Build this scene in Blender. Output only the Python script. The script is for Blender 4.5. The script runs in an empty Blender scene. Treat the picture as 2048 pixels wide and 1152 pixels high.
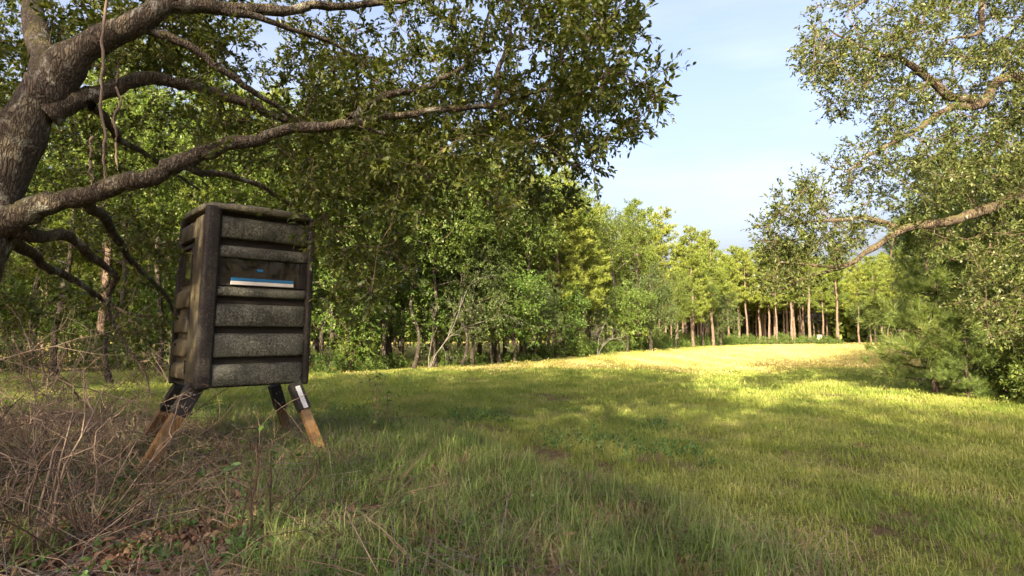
import bpy, math, random
import numpy as np
from mathutils import Vector, Matrix

# ------------------------------------------------------------------ camera, sky, sun, exposure
SC = bpy.context.scene
COL = SC.collection
F = 1138.0                 # focal length in photo pixels (2048 wide)
PITCH = math.radians(4.72)
CAM = np.array([0.0, 0.0, 1.42])
cam_d = bpy.data.cameras.new('camera'); cam_o = bpy.data.objects.new('camera', cam_d); COL.objects.link(cam_o)
cam_d.sensor_width = 36.0; cam_d.lens = 36.0 * F / 2048.0
cam_d.clip_start = 0.05; cam_d.clip_end = 3000
cam_o.location = CAM; cam_o.rotation_euler = (math.radians(90) + PITCH, 0, 0)
SC.camera = cam_o

SUN_EL, SUN_AZ = math.radians(23), math.radians(199)      # azimuth from +Y clockwise
to_sun = Vector((math.sin(SUN_AZ) * math.cos(SUN_EL), math.cos(SUN_AZ) * math.cos(SUN_EL), math.sin(SUN_EL)))
W = bpy.data.worlds.new('World'); SC.world = W; W.use_nodes = True
wn, wl = W.node_tree.nodes, W.node_tree.links
for n in list(wn): wn.remove(n)
wo = wn.new('ShaderNodeOutputWorld'); bg = wn.new('ShaderNodeBackground'); bg.inputs['Strength'].default_value = 0.104
sky = wn.new('ShaderNodeTexSky'); sky.sky_type = 'NISHITA'; sky.sun_disc = False
sky.sun_elevation = SUN_EL; sky.sun_rotation = SUN_AZ; sky.air_density = 1.0; sky.dust_density = 10.0; sky.ozone_density = 1.2
tc = wn.new('ShaderNodeTexCoord'); mp = wn.new('ShaderNodeMapping'); mp.inputs['Scale'].default_value = (1.2, 2.4, 7.0)
mp.inputs['Rotation'].default_value = (0.15, 0.1, 0.5)
nz = wn.new('ShaderNodeTexNoise'); nz.inputs['Scale'].default_value = 1.6; nz.inputs['Detail'].default_value = 7; nz.inputs['Roughness'].default_value = 0.55
rp = wn.new('ShaderNodeMapRange'); rp.inputs[1].default_value = 0.40; rp.inputs[2].default_value = 0.78; rp.inputs[3].default_value = 0.95; rp.inputs[4].default_value = 0.74   # thin high cloud takes the blue out of the sky
hs = wn.new('ShaderNodeHueSaturation'); tint = wn.new('ShaderNodeMix'); tint.data_type = 'RGBA'; tint.blend_type = 'MULTIPLY'
tint.inputs[0].default_value = 1.0; tint.inputs[7].default_value = (1.04, 0.96, 1.0, 1)
rv = wn.new('ShaderNodeMapRange'); rv.inputs[1].default_value = 0.40; rv.inputs[2].default_value = 0.78; rv.inputs[3].default_value = 0.96; rv.inputs[4].default_value = 1.07
wl.new(tc.outputs['Generated'], mp.inputs['Vector']); wl.new(mp.outputs[0], nz.inputs['Vector']); wl.new(nz.outputs['Fac'], rp.inputs[0]); wl.new(nz.outputs['Fac'], rv.inputs[0])
wl.new(rp.outputs[0], hs.inputs['Saturation']); wl.new(rv.outputs[0], hs.inputs['Value']); wl.new(sky.outputs[0], hs.inputs['Color'])
wl.new(hs.outputs[0], tint.inputs[6]); wl.new(tint.outputs[2], bg.inputs[0]); wl.new(bg.outputs[0], wo.inputs[0])
sl = bpy.data.lights.new('sun', 'SUN'); so = bpy.data.objects.new('sun', sl); COL.objects.link(so)
sl.energy = 4.5; sl.angle = math.radians(0.5); sl.color = (1.0, 0.83, 0.55)
so.rotation_euler = (-to_sun).to_track_quat('-Z', 'Y').to_euler(); so.location = (0, -20, 30)
SC.view_settings.view_transform = 'Standard'; SC.view_settings.look = 'None'; SC.view_settings.exposure = 2.42; SC.view_settings.gamma = 1
SC.view_settings.use_curve_mapping = False
SC.render.engine = 'CYCLES'
SC.cycles.max_bounces = 5; SC.cycles.diffuse_bounces = 4; SC.cycles.transmission_bounces = 3; SC.cycles.use_light_tree = False; SC.cycles.adaptive_threshold = 0.02; SC.cycles.glossy_bounces = 2
SC.cycles.transparent_max_bounces = 6; SC.cycles.use_denoising = True; SC.cycles.caustics_reflective = False; SC.cycles.caustics_refractive = False

# ------------------------------------------------------------------ helpers
SP, CP = math.sin(PITCH), math.cos(PITCH)
def P(px, py, Y):
    r, u = (px - 1024) / F, (576 - py) / F
    d = np.array([r, CP - u * SP, SP + u * CP])
    return CAM + d * (Y / d[1])
def proj(p):
    q = np.asarray(p, float) - CAM
    fw = q[..., 1] * CP + q[..., 2] * SP; up = -q[..., 1] * SP + q[..., 2] * CP
    fs = np.where(fw > 0.05, fw, 0.05)
    return 1024 + q[..., 0] / fs * F, 576 - up / fs * F, fw
def height(x, y):
    x = np.asarray(x, float); y = np.asarray(y, float)
    near = np.exp(-((x + 1) ** 2 + (y - 5) ** 2) / 300.0)
    h = 0.05 * np.sin(x * 0.45 + 1.3) * np.sin(y * 0.38) + 0.02 * np.sin(x * 1.7 + y * 0.9) * near
    d = np.clip((y - 14) / 40.0, 0, 1)
    return h + 0.12 * d * np.sin(x * 0.08 + 0.5)
def hz(x, y): return float(height(x, y))

def mk(name, verts, faces, mat, parent=None, smooth=False, loc=None, mats=None, mat_idx=None):
    me = bpy.data.meshes.new(name)
    v = np.asarray(verts, np.float32)
    if isinstance(faces, np.ndarray):
        k = faces.shape[1]; m = len(faces)
        me.vertices.add(len(v)); me.vertices.foreach_set('co', v.ravel())
        me.loops.add(m * k); me.loops.foreach_set('vertex_index', faces.astype(np.int32).ravel())
        me.polygons.add(m); me.polygons.foreach_set('loop_start', np.arange(0, m * k, k, dtype=np.int32))
        me.update(calc_edges=True)
    else:
        me.from_pydata([tuple(map(float, p)) for p in v], [], [tuple(map(int, f)) for f in faces]); me.update()
    if smooth: me.polygons.foreach_set('use_smooth', np.ones(len(me.polygons), bool))
    for m in (mats or [mat]): me.materials.append(m)
    if mat_idx is not None: me.polygons.foreach_set('material_index', np.asarray(mat_idx, np.int32))
    o = bpy.data.objects.new(name, me); COL.objects.link(o)
    if parent is not None: o.parent = parent
    if loc is not None: o.location = loc
    return o
def tag(o, label=None, cat=None, group=None, kind=None):
    if label: o['label'] = label
    if cat: o['category'] = cat
    if group: o['group'] = group
    if kind: o['kind'] = kind
    return o
def empty(name, loc=(0, 0, 0), rz=0.0):
    o = bpy.data.objects.new(name, None); COL.objects.link(o); o.location = loc; o.rotation_euler = (0, 0, rz)
    o.empty_display_size = 0.3
    return o
def copy_tree(o, parent=None):
    c = o.copy(); COL.objects.link(c); c.parent = parent
    for ch in list(o.children): copy_tree(ch, c)
    return c
def unit(v):
    v = np.asarray(v, float); return v / (np.linalg.norm(v, axis=-1, keepdims=True) + 1e-9)

class Geo:
    def __init__(s): s.v, s.f, s.n = [], [], 0
    def add(s, v, f):
        v = np.asarray(v, float); s.v.append(v); s.f.append(np.asarray(f, int) + s.n); s.n += len(v)
    def tube(s, pts, rad, sides=6, cap=True):
        pts = np.asarray(pts, float); n = len(pts); rad = np.asarray(rad, float)
        t = np.gradient(pts, axis=0); t = unit(t)
        ref = np.array([0, 0, 1.0]) if abs(t[0][2]) < 0.9 else np.array([1.0, 0, 0])
        a = unit(np.cross(t, ref)); b = np.cross(t, a)
        ang = np.arange(sides) * 2 * math.pi / sides
        ring = pts[:, None] + rad[:, None, None] * (np.cos(ang)[None, :, None] * a[:, None] + np.sin(ang)[None, :, None] * b[:, None])
        i = np.arange(n - 1)[:, None] * sides; j = np.arange(sides)[None]
        q = np.stack([i + j, i + (j + 1) % sides, i + sides + (j + 1) % sides, i + sides + j], -1).reshape(-1, 4)
        s.add(ring.reshape(-1, 3), q)
    def out(s): return np.concatenate(s.v), np.concatenate(s.f)

# ------------------------------------------------------------------ materials
def new_mat(name):
    m = bpy.data.materials.new(name); m.use_nodes = True
    nt = m.node_tree; b = nt.nodes['Principled BSDF']
    b.inputs['Specular IOR Level'].default_value = 0.3
    return m, nt, b
def N(nt, t, **kw):
    n = nt.nodes.new(t)
    for k, v in kw.items(): setattr(n, k, v)
    return n
def ramp(nt, stops, fac, interp='LINEAR'):
    r = N(nt, 'ShaderNodeValToRGB'); r.color_ramp.interpolation = interp
    e = r.color_ramp.elements
    while len(e) < len(stops): e.new(0.5)
    for x, (p, c) in zip(e, stops): x.position = p; x.color = (*c, 1)
    nt.links.new(fac, r.inputs[0]); return r.outputs[0]
def noise(nt, vec, scale, detail=4, rough=0.55, out='Fac'):
    n = N(nt, 'ShaderNodeTexNoise'); n.inputs['Scale'].default_value = scale; n.inputs['Detail'].default_value = detail
    n.inputs['Roughness'].default_value = rough
    if vec is not None: nt.links.new(vec, n.inputs['Vector'])
    return n.outputs[out]
def mixc(nt, fac, a, b, blend='MIX'):
    m = N(nt, 'ShaderNodeMix', data_type='RGBA', blend_type=blend)
    for s, v in ((0, fac), (6, a), (7, b)):
        if hasattr(v, 'is_output'): nt.links.new(v, m.inputs[s])
        elif s == 0: m.inputs[0].default_value = v
        else: m.inputs[s].default_value = (*v, 1)
    return m.outputs[2]
def maprange(nt, v, a, b, c=0.0, d=1.0):
    m = N(nt, 'ShaderNodeMapRange'); nt.links.new(v, m.inputs[0])
    for i, x in zip((1, 2, 3, 4), (a, b, c, d)): m.inputs[i].default_value = x
    return m.outputs[0]
def bump(nt, b, h, strength, dist):
    n = N(nt, 'ShaderNodeBump'); n.inputs['Strength'].default_value = strength; n.inputs['Distance'].default_value = dist
    nt.links.new(h, n.inputs['Height']); nt.links.new(n.outputs[0], b.inputs['Normal'])

def leaf_mat(name, dark, mid, light, transl=0.4, tcol=None, rough=0.45, spec=0.4, tree_var=0.25, spots=None):
    m, nt, b = new_mat(name); L = nt.links
    g = N(nt, 'ShaderNodeNewGeometry'); oi = N(nt, 'ShaderNodeObjectInfo')
    add = N(nt, 'ShaderNodeMath', operation='MULTIPLY_ADD'); L.new(oi.outputs['Random'], add.inputs[0]); add.inputs[1].default_value = tree_var
    big = noise(nt, g.outputs['Position'], 0.9, 3)
    sm = N(nt, 'ShaderNodeMath', operation='MULTIPLY_ADD'); L.new(big, sm.inputs[0]); sm.inputs[1].default_value = 0.5
    L.new(g.outputs['Random Per Island'], sm.inputs[2])
    sc = N(nt, 'ShaderNodeMath', operation='MULTIPLY'); L.new(sm.outputs[0], sc.inputs[0]); sc.inputs[1].default_value = 0.62
    L.new(sc.outputs[0], add.inputs[2])
    sub = N(nt, 'ShaderNodeMath', operation='SUBTRACT'); L.new(add.outputs[0], sub.inputs[0]); sub.inputs[1].default_value = tree_var * 0.5
    stops = [(0.0, dark), (0.5, mid), (0.85, light)]
    if spots: stops.append((0.97, spots))
    c = ramp(nt, stops, sub.outputs[0])
    L.new(c, b.inputs['Base Color']); b.inputs['Roughness'].default_value = rough; b.inputs['Specular IOR Level'].default_value = spec
    tr = N(nt, 'ShaderNodeBsdfTranslucent')
    tc2 = mixc(nt, 1.0, c, tcol or (1.15, 1.2, 0.55), 'MULTIPLY'); L.new(tc2, tr.inputs[0])
    ms = N(nt, 'ShaderNodeMixShader'); ms.inputs[0].default_value = transl
    L.new(b.outputs[0], ms.inputs[1]); L.new(tr.outputs[0], ms.inputs[2]); L.new(ms.outputs[0], nt.nodes['Material Output'].inputs[0])
    return m
def bark_mat(name, a, b_, lichen=None, lam=0.55, scale=1.0, strength=0.9, moss=None):
    m, nt, b = new_mat(name); L = nt.links
    tcx = N(nt, 'ShaderNodeTexCoord'); mpp = N(nt, 'ShaderNodeMapping'); mpp.inputs['Scale'].default_value = (14 * scale, 14 * scale, 3.5 * scale)
    L.new(tcx.outputs['Object'], mpp.inputs['Vector'])
    dn = N(nt, 'ShaderNodeTexNoise'); dn.inputs['Scale'].default_value = 1.3; dn.inputs['Detail'].default_value = 5; L.new(mpp.outputs[0], dn.inputs['Vector']); dm = N(nt, 'ShaderNodeVectorMath', operation='MULTIPLY_ADD'); L.new(dn.outputs['Color'], dm.inputs[0]); dm.inputs[1].default_value = (1.3, 1.3, 1.3); L.new(mpp.outputs[0], dm.inputs[2])
    v = N(nt, 'ShaderNodeTexVoronoi', feature='DISTANCE_TO_EDGE'); L.new(dm.outputs[0], v.inputs['Vector']); v.inputs['Scale'].default_value = 2.4
    n1 = noise(nt, mpp.outputs[0], 2.2, 8, 0.65)
    crack = maprange(nt, v.outputs['Distance'], 0.0, 0.16)
    c = mixc(nt, crack, tuple(x * 0.7 for x in a), ramp(nt, [(0.3, a), (0.7, b_)], n1))
    if lichen:
        n2 = noise(nt, tcx.outputs['Object'], 5.0 * scale, 6, 0.7)
        c = mixc(nt, ramp(nt, [(lam, (0, 0, 0)), (lam + 0.1, (1, 1, 1))], n2), c, lichen)
    if moss:
        gm = N(nt, 'ShaderNodeNewGeometry'); sm = N(nt, 'ShaderNodeSeparateXYZ'); L.new(gm.outputs['Normal'], sm.inputs[0]); mm = N(nt, 'ShaderNodeMath', operation='MULTIPLY'); L.new(maprange(nt, sm.outputs[2], 0.15, 0.8), mm.inputs[0]); L.new(maprange(nt, noise(nt, tcx.outputs['Object'], 3.5, 6, 0.7), 0.42, 0.58), mm.inputs[1]); c = mixc(nt, mm.outputs[0], c, moss)
    L.new(c, b.inputs['Base Color']); b.inputs['Roughness'].default_value = 0.9
    ad = N(nt, 'ShaderNodeMath', operation='MULTIPLY_ADD'); L.new(n1, ad.inputs[0]); ad.inputs[1].default_value = 1.6
    L.new(maprange(nt, v.outputs['Distance'], 0, 0.25, 0, 1.0), ad.inputs[2]); bump(nt, b, ad.outputs[0], strength, 0.022 / scale)
    return m
def plain(name, col, rough=0.6, metal=0.0, var=0.25, scale=12, bumpd=0.0):
    m, nt, b = new_mat(name); tcx = N(nt, 'ShaderNodeTexCoord')
    n1 = noise(nt, tcx.outputs['Object'], scale, 6, 0.65)
    c = ramp(nt, [(0.25, tuple(x * (1 - var) for x in col)), (0.75, tuple(min(1, x * (1 + var)) for x in col))], n1)
    nt.links.new(c, b.inputs['Base Color']); b.inputs['Roughness'].default_value = rough; b.inputs['Metallic'].default_value = metal
    if bumpd: bump(nt, b, n1, 0.6, bumpd)
    return m

M = {}
M['oak_leaf'] = leaf_mat('oak_leaf', (0.030, 0.050, 0.013), (0.080, 0.110, 0.022), (0.16, 0.17, 0.035), 0.4, spots=(0.22, 0.14, 0.04))
M['oak_leaf_grey'] = leaf_mat('oak_leaf_grey', (0.045, 0.07, 0.02), (0.10, 0.125, 0.033), (0.18, 0.18, 0.05), 0.36, spots=(0.28, 0.17, 0.055))
M['hard_leaf'] = leaf_mat('hard_leaf', (0.045, 0.085, 0.02), (0.105, 0.155, 0.033), (0.185, 0.225, 0.05), 0.48)
M['dark_leaf'] = leaf_mat('dark_leaf', (0.035, 0.06, 0.02), (0.07, 0.105, 0.032), (0.12, 0.15, 0.045), 0.3)
M['pine_needle'] = leaf_mat('pine_needle', (0.065, 0.105, 0.018), (0.145, 0.19, 0.03), (0.24, 0.27, 0.05), 0.35, tree_var=0.35)
M['sapling_needle'] = leaf_mat('sapling_needle', (0.06, 0.11, 0.03), (0.13, 0.185, 0.048), (0.21, 0.25, 0.06), 0.35)
M['bush_leaf'] = leaf_mat('bush_leaf', (0.045, 0.095, 0.02), (0.09, 0.155, 0.03), (0.16, 0.21, 0.045), 0.4)
M['weed_leaf'] = leaf_mat('weed_leaf', (0.05, 0.11, 0.03), (0.09, 0.17, 0.045), (0.14, 0.23, 0.07), 0.35)
M['oak_bark'] = bark_mat('oak_bark', (0.065, 0.052, 0.038), (0.22, 0.18, 0.13), (0.34, 0.34, 0.28), 0.54, moss=(0.11, 0.105, 0.032))
M['oak_bark_pale'] = bark_mat('oak_bark_pale', (0.06, 0.045, 0.03), (0.19, 0.15, 0.10), (0.26, 0.26, 0.21), 0.60, moss=(0.12, 0.11, 0.04))
M['hard_bark'] = bark_mat('hard_bark', (0.035, 0.028, 0.02), (0.12, 0.10, 0.08), (0.25, 0.25, 0.22), 0.58, 0.6)
M['grey_bark'] = bark_mat('grey_bark', (0.08, 0.07, 0.055), (0.20, 0.18, 0.15), (0.30, 0.30, 0.27), 0.55, 0.6)
M['pine_bark'] = bark_mat('pine_bark', (0.11, 0.075, 0.055), (0.30, 0.23, 0.18), None, 0.6, 0.5)
M['twig'] = plain('twig', (0.10, 0.07, 0.05), 0.9, var=0.5, scale=9)
M['dry_twig'] = plain('dry_twig', (0.175, 0.132, 0.10), 0.9, var=0.5, scale=5)
M['dead_wood'] = plain('dead_wood', (0.14, 0.13, 0.115), 0.9, var=0.3, scale=5)

# ------------------------------------------------------------------ plant growers
def leaves_on(rng, start, end, per, ln, wd, spread=0.9, six=False, t0=0.15, droop=0.0):
    """leaves along straight twigs start->end (N,3); returns verts, tris"""
    n = len(start)
    t = rng.uniform(t0, 1.02, (n, per, 1)); p = start[:, None] + (end - start)[:, None] * t
    d = unit(end - start)[:, None] * 0.8 + rng.normal(0, spread, (n, per, 3)) * 0.6; d[..., 2] -= droop; d = unit(d)
    nr = rng.normal(0, 0.55, (n, per, 3)) + np.array([0, 0, 0.9]); s = unit(np.cross(d, nr)); nr = np.cross(s, d)
    L = ln * rng.uniform(0.5, 1.4, (n, per, 1)); Wd = wd * rng.uniform(0.7, 1.25, (n, per, 1))
    if six:
        tpl = [(0, 0, 0), (1, 0.35, 0.10), (0.85, 0.72, 0.06), (0, 1, -0.06), (-0.85, 0.72, 0.06), (-1, 0.35, 0.10)]
        tri = [(0, 1, 5), (1, 2, 5), (2, 4, 5), (2, 3, 4)]
    else:
        tpl = [(0, 0, 0), (1, 0.5, 0.08), (0, 1, -0.05), (-1, 0.5, 0.08)]; tri = [(0, 1, 3), (1, 2, 3)]
    vs = np.stack([p + s * (a * 0.5) * Wd + d * b * L + nr * c * L for a, b, c in tpl], 2).reshape(-1, 3)
    m = n * per; k = len(tpl)
    f = (np.arange(m)[:, None, None] * k + np.array(tri)[None]).reshape(-1, 3)
    return vs, f
def needles_on(rng, base, axis, per, ln, wd, cone=0.75):
    n = len(base)
    d = unit(axis[:, None] + rng.normal(0, cone, (n, per, 3)))
    s = unit(np.cross(d, rng.normal(0, 1, (n, per, 3)))) * wd * 0.5
    p = base[:, None] + axis[:, None] * rng.uniform(-0.08, 0.08, (n, per, 1))
    L = ln * rng.uniform(0.7, 1.15, (n, per, 1))
    vs = np.stack([p - s, p + s, p + d * L], 2).reshape(-1, 3)
    return vs, np.arange(n * per * 3).reshape(-1, 3)
def bez(a, c, b, n):
    t = np.linspace(0, 1, n)[:, None]; return a * (1 - t) ** 2 + 2 * c * t * (1 - t) + b * t * t
def smooth_path(pts, rad, rng, sub=6, wob=0.03):
    pts = np.asarray(pts, float); n = len(pts); out = []; r = []
    ext = np.vstack([2 * pts[0] - pts[1], pts, 2 * pts[-1] - pts[-2]])
    for i in range(n - 1):
        p0, p1, p2, p3 = ext[i:i + 4]
        for k in range(sub):
            t = k / sub
            out.append(0.5 * (2 * p1 + (p2 - p0) * t + (2 * p0 - 5 * p1 + 4 * p2 - p3) * t * t + (3 * p1 - p0 - 3 * p2 + p3) * t ** 3))
            r.append(rad[i] * (1 - t) + rad[i + 1] * t)
    out.append(pts[-1]); r.append(rad[-1]); out = np.array(out); r = np.array(r)
    w = rng.normal(0, 1, out.shape) * wob; w = (w + np.roll(w, 1, 0) + np.roll(w, -1, 0)) / 3; w[0] = w[-1] = 0
    return out + w * np.minimum(1, r[:, None] / 0.05 + 0.3), r * rng.uniform(0.88, 1.13, len(r))
def grow(rng, g, limbs, attr, r_tip=0.004, taper=0.011, sides=4):
    """connect attractors to the limb skeleton with curved twigs; returns centres, directions"""
    npos, nrad, ndir = [], [], []
    for pts, rad in limbs:
        npos.append(pts); nrad.append(rad); ndir.append(unit(np.gradient(pts, axis=0)))
    npos = np.concatenate(npos); nrad = np.concatenate(nrad); ndir = np.concatenate(ndir)
    cap = len(npos) + 6 * len(attr)
    A = np.zeros((cap, 3)); R = np.zeros(cap); D = np.zeros((cap, 3)); k = len(npos)
    A[:k], R[:k], D[:k] = npos, nrad, ndir
    d0 = np.array([np.min(np.linalg.norm(npos - a, axis=1)) for a in attr]); order = np.argsort(d0)
    cen, dirs = [], []
    for i in order:
        a = attr[i]; dv = a - A[:k]; ds = np.linalg.norm(dv, axis=1)
        cost = ds * (1.25 - 0.45 * np.einsum('ij,ij->i', dv, D[:k]) / (ds + 1e-6))
        j = int(np.argmin(cost)); p, dist = A[j].copy(), ds[j]
        if dist < 0.02: continue
        ctrl = p + D[j] * dist * 0.35 + (a - p) * 0.2 + rng.normal(0, 0.08, 3) * dist
        m = int(min(6, max(3, dist / 0.25 + 2))); pts = bez(p, ctrl, a, m); pts[1:-1] += rng.normal(0, 0.03, (m - 2, 3)) * min(dist, 1)
        rs = min(R[j] * 0.75, r_tip + taper * dist); rad = np.linspace(rs, r_tip, m)
        g.tube(pts, rad, sides)
        q = m - 1; A[k:k + q] = pts[1:]; R[k:k + q] = rad[1:]; D[k:k + q] = unit(np.gradient(pts, axis=0))[1:]; k += q
        cen.append(a); dirs.append(unit(a - pts[-2]))
    return np.array(cen), np.array(dirs)
def sprays(rng, cen, dirs, nt, R):
    n = len(cen); d = unit(dirs[:, None] * 0.7 + rng.normal(0, 0.75, (n, nt, 3)))
    e = cen[:, None] + d * R * rng.uniform(0.45, 1.1, (n, nt, 1)); s = np.repeat(cen[:, None], nt, 1)
    return s.reshape(-1, 3), e.reshape(-1, 3)
def twig_prisms(g, s, e, r):
    d = unit(e - s); a = unit(np.cross(d, [0.3, 0.2, 1.0])); b = np.cross(d, a); n = len(s)
    o = [a * r, (-0.5 * a + 0.87 * b) * r, (-0.5 * a - 0.87 * b) * r]
    v = np.stack([s + o[0], s + o[1], s + o[2], e + o[0] * 0.4, e + o[1] * 0.4, e + o[2] * 0.4], 1).reshape(-1, 3)
    f = (np.arange(n)[:, None, None] * 6 + np.array([(0, 1, 4, 3), (1, 2, 5, 4), (2, 0, 3, 5)])[None]).reshape(-1, 4)
    g.add(v, f)

def in_poly(x, y, poly):
    poly = np.asarray(poly, float); x = np.asarray(x); y = np.asarray(y); c = np.zeros(x.shape, bool)
    for (x0, y0), (x1, y1) in zip(poly, np.roll(poly, -1, 0)):
        hit = ((y0 > y) != (y1 > y)) & (x < (x1 - x0) * (y - y0) / (y1 - y0 + 1e-12) + x0); c ^= hit
    return c

# ------------------------------------------------------------------ ground
def field_left(y):      # x of the wood's edge on the left of the clearing
    return np.interp(y, [0, 12, 20.5, 21.5, 25, 29, 36, 46, 60, 81, 98, 104], [-40, -34, -26, -7.2, -4.6, -1.0, 3.2, 9.0, 17.5, 31, 46, 200])
def field_right(y):
    return np.interp(y, [0, 6, 9, 13, 17, 30, 50, 80, 110], [11, 9.5, 9.2, 11.0, 13.0, 23, 39, 63, 88])
m, nt, b = new_mat('field_ground'); L = nt.links
g_ = N(nt, 'ShaderNodeNewGeometry'); pos = g_.outputs['Position']
sep = N(nt, 'ShaderNodeSeparateXYZ'); L.new(pos, sep.inputs[0])
n_big = noise(nt, pos, 0.22, 5, 0.6); n_mid = noise(nt, pos, 1.6, 6, 0.65); n_fine = noise(nt, pos, 22, 6, 0.7)
mpg = N(nt, 'ShaderNodeMapping'); mpg.inputs['Rotation'].default_value = (0, 0, math.radians(32)); mpg.inputs['Scale'].default_value = (0.85, 0.06, 1); L.new(pos, mpg.inputs['Vector'])
n_row = noise(nt, mpg.outputs[0], 1.0, 4, 0.6)
soil = ramp(nt, [(0.3, (0.05, 0.034, 0.02)), (0.55, (0.12, 0.08, 0.046)), (0.75, (0.21, 0.15, 0.09))], n_fine)
turf = ramp(nt, [(0.25, (0.075, 0.10, 0.02)), (0.5, (0.145, 0.18, 0.035)), (0.75, (0.22, 0.23, 0.06))], n_fine)
hay = ramp(nt, [(0.25, (0.22, 0.20, 0.06)), (0.5, (0.36, 0.30, 0.10)), (0.75, (0.46, 0.38, 0.15))], n_fine)
hayrow = mixc(nt, maprange(nt, n_row, 0.42, 0.62), mixc(nt, 0.65, hay, turf), hay)
near_turf = mixc(nt, maprange(nt, n_mid, 0.42, 0.62), soil, turf)
yj = N(nt, 'ShaderNodeMath', operation='MULTIPLY_ADD'); L.new(n_big, yj.inputs[0]); yj.inputs[1].default_value = 14; L.new(sep.outputs[1], yj.inputs[2])
col = mixc(nt, maprange(nt, yj.outputs[0], 25, 30), near_turf, hayrow)
xj = N(nt, 'ShaderNodeMath', operation='MULTIPLY_ADD'); L.new(n_mid, xj.inputs[0]); xj.inputs[1].default_value = 3.0; L.new(sep.outputs[0], xj.inputs[2])
lit = N(nt, 'ShaderNodeMath', operation='MULTIPLY'); L.new(maprange(nt, xj.outputs[0], 2.2, -0.2), lit.inputs[0]); L.new(maprange(nt, yj.outputs[0], 20, 14), lit.inputs[1])
litter = ramp(nt, [(0.3, (0.04, 0.024, 0.015)), (0.5, (0.12, 0.065, 0.04)), (0.7, (0.21, 0.125, 0.08))], n_fine)
col = mixc(nt, lit.outputs[0], col, litter)
L.new(col, b.inputs['Base Color']); b.inputs['Roughness'].default_value = 0.95; b.inputs['Specular IOR Level'].default_value = 0.1
bump(nt, b, n_fine, 0.9, 0.04); M['ground'] = m
xs = np.concatenate([[-1500, -700, -350, -200, -130], np.arange(-90, -20, 2.5), np.arange(-20, 20, 0.4), np.arange(20, 100, 2.5), [130, 200, 350, 700, 1500]])
ys = np.concatenate([[-1500, -700, -300, -120], np.arange(-60, 0, 4), np.arange(0, 26, 0.4), np.arange(26, 130, 2.0), [150, 200, 350, 700, 1500]])
gx, gy = np.meshgrid(xs, ys); gv = np.stack([gx, gy, height(gx, gy)], -1).reshape(-1, 3)
nx = len(xs); ii = (np.arange(len(ys) - 1)[:, None] * nx + np.arange(nx - 1)[None]).reshape(-1)
ground = mk('ground', gv, np.stack([ii, ii + 1, ii + nx + 1, ii + nx], -1), M['ground'], smooth=True); tag(ground, kind='structure')

# ------------------------------------------------------------------ left live oak
def build_oak(name, label, limbs_px, attr, bark, leafm, rng, nt, per, R, ln, wd, six, sides=10, extra=None, tipr=0.004, taper=0.011):
    g = Geo(); limbs = []
    for pts, rad in limbs_px:
        q, r = smooth_path(pts, rad, rng, 6, 0.03); limbs.append((q, r)); g.tube(q, r, 14 if r[0] > 0.05 else sides)
    base = limbs[0][0][0]
    gt = Geo(); cen, dirs = grow(rng, gt, limbs, attr, tipr, taper)
    s, e = sprays(rng, cen, dirs, nt, R); twig_prisms(gt, s, e, tipr * 0.6)
    root = empty(name, tuple(base)); tag(root, label, 'tree')
    v, f = g.out(); mk('trunk', v - base, f, bark, root, True)
    v, f = gt.out(); o = mk('branches', v - base, f, M['twig'], root); o['kind'] = 'stuff'
    v, f = leaves_on(rng, s, e, per, ln, wd, six=six); o = mk('crown', v - base, f, leafm, root); o['kind'] = 'stuff'
    return root

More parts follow.
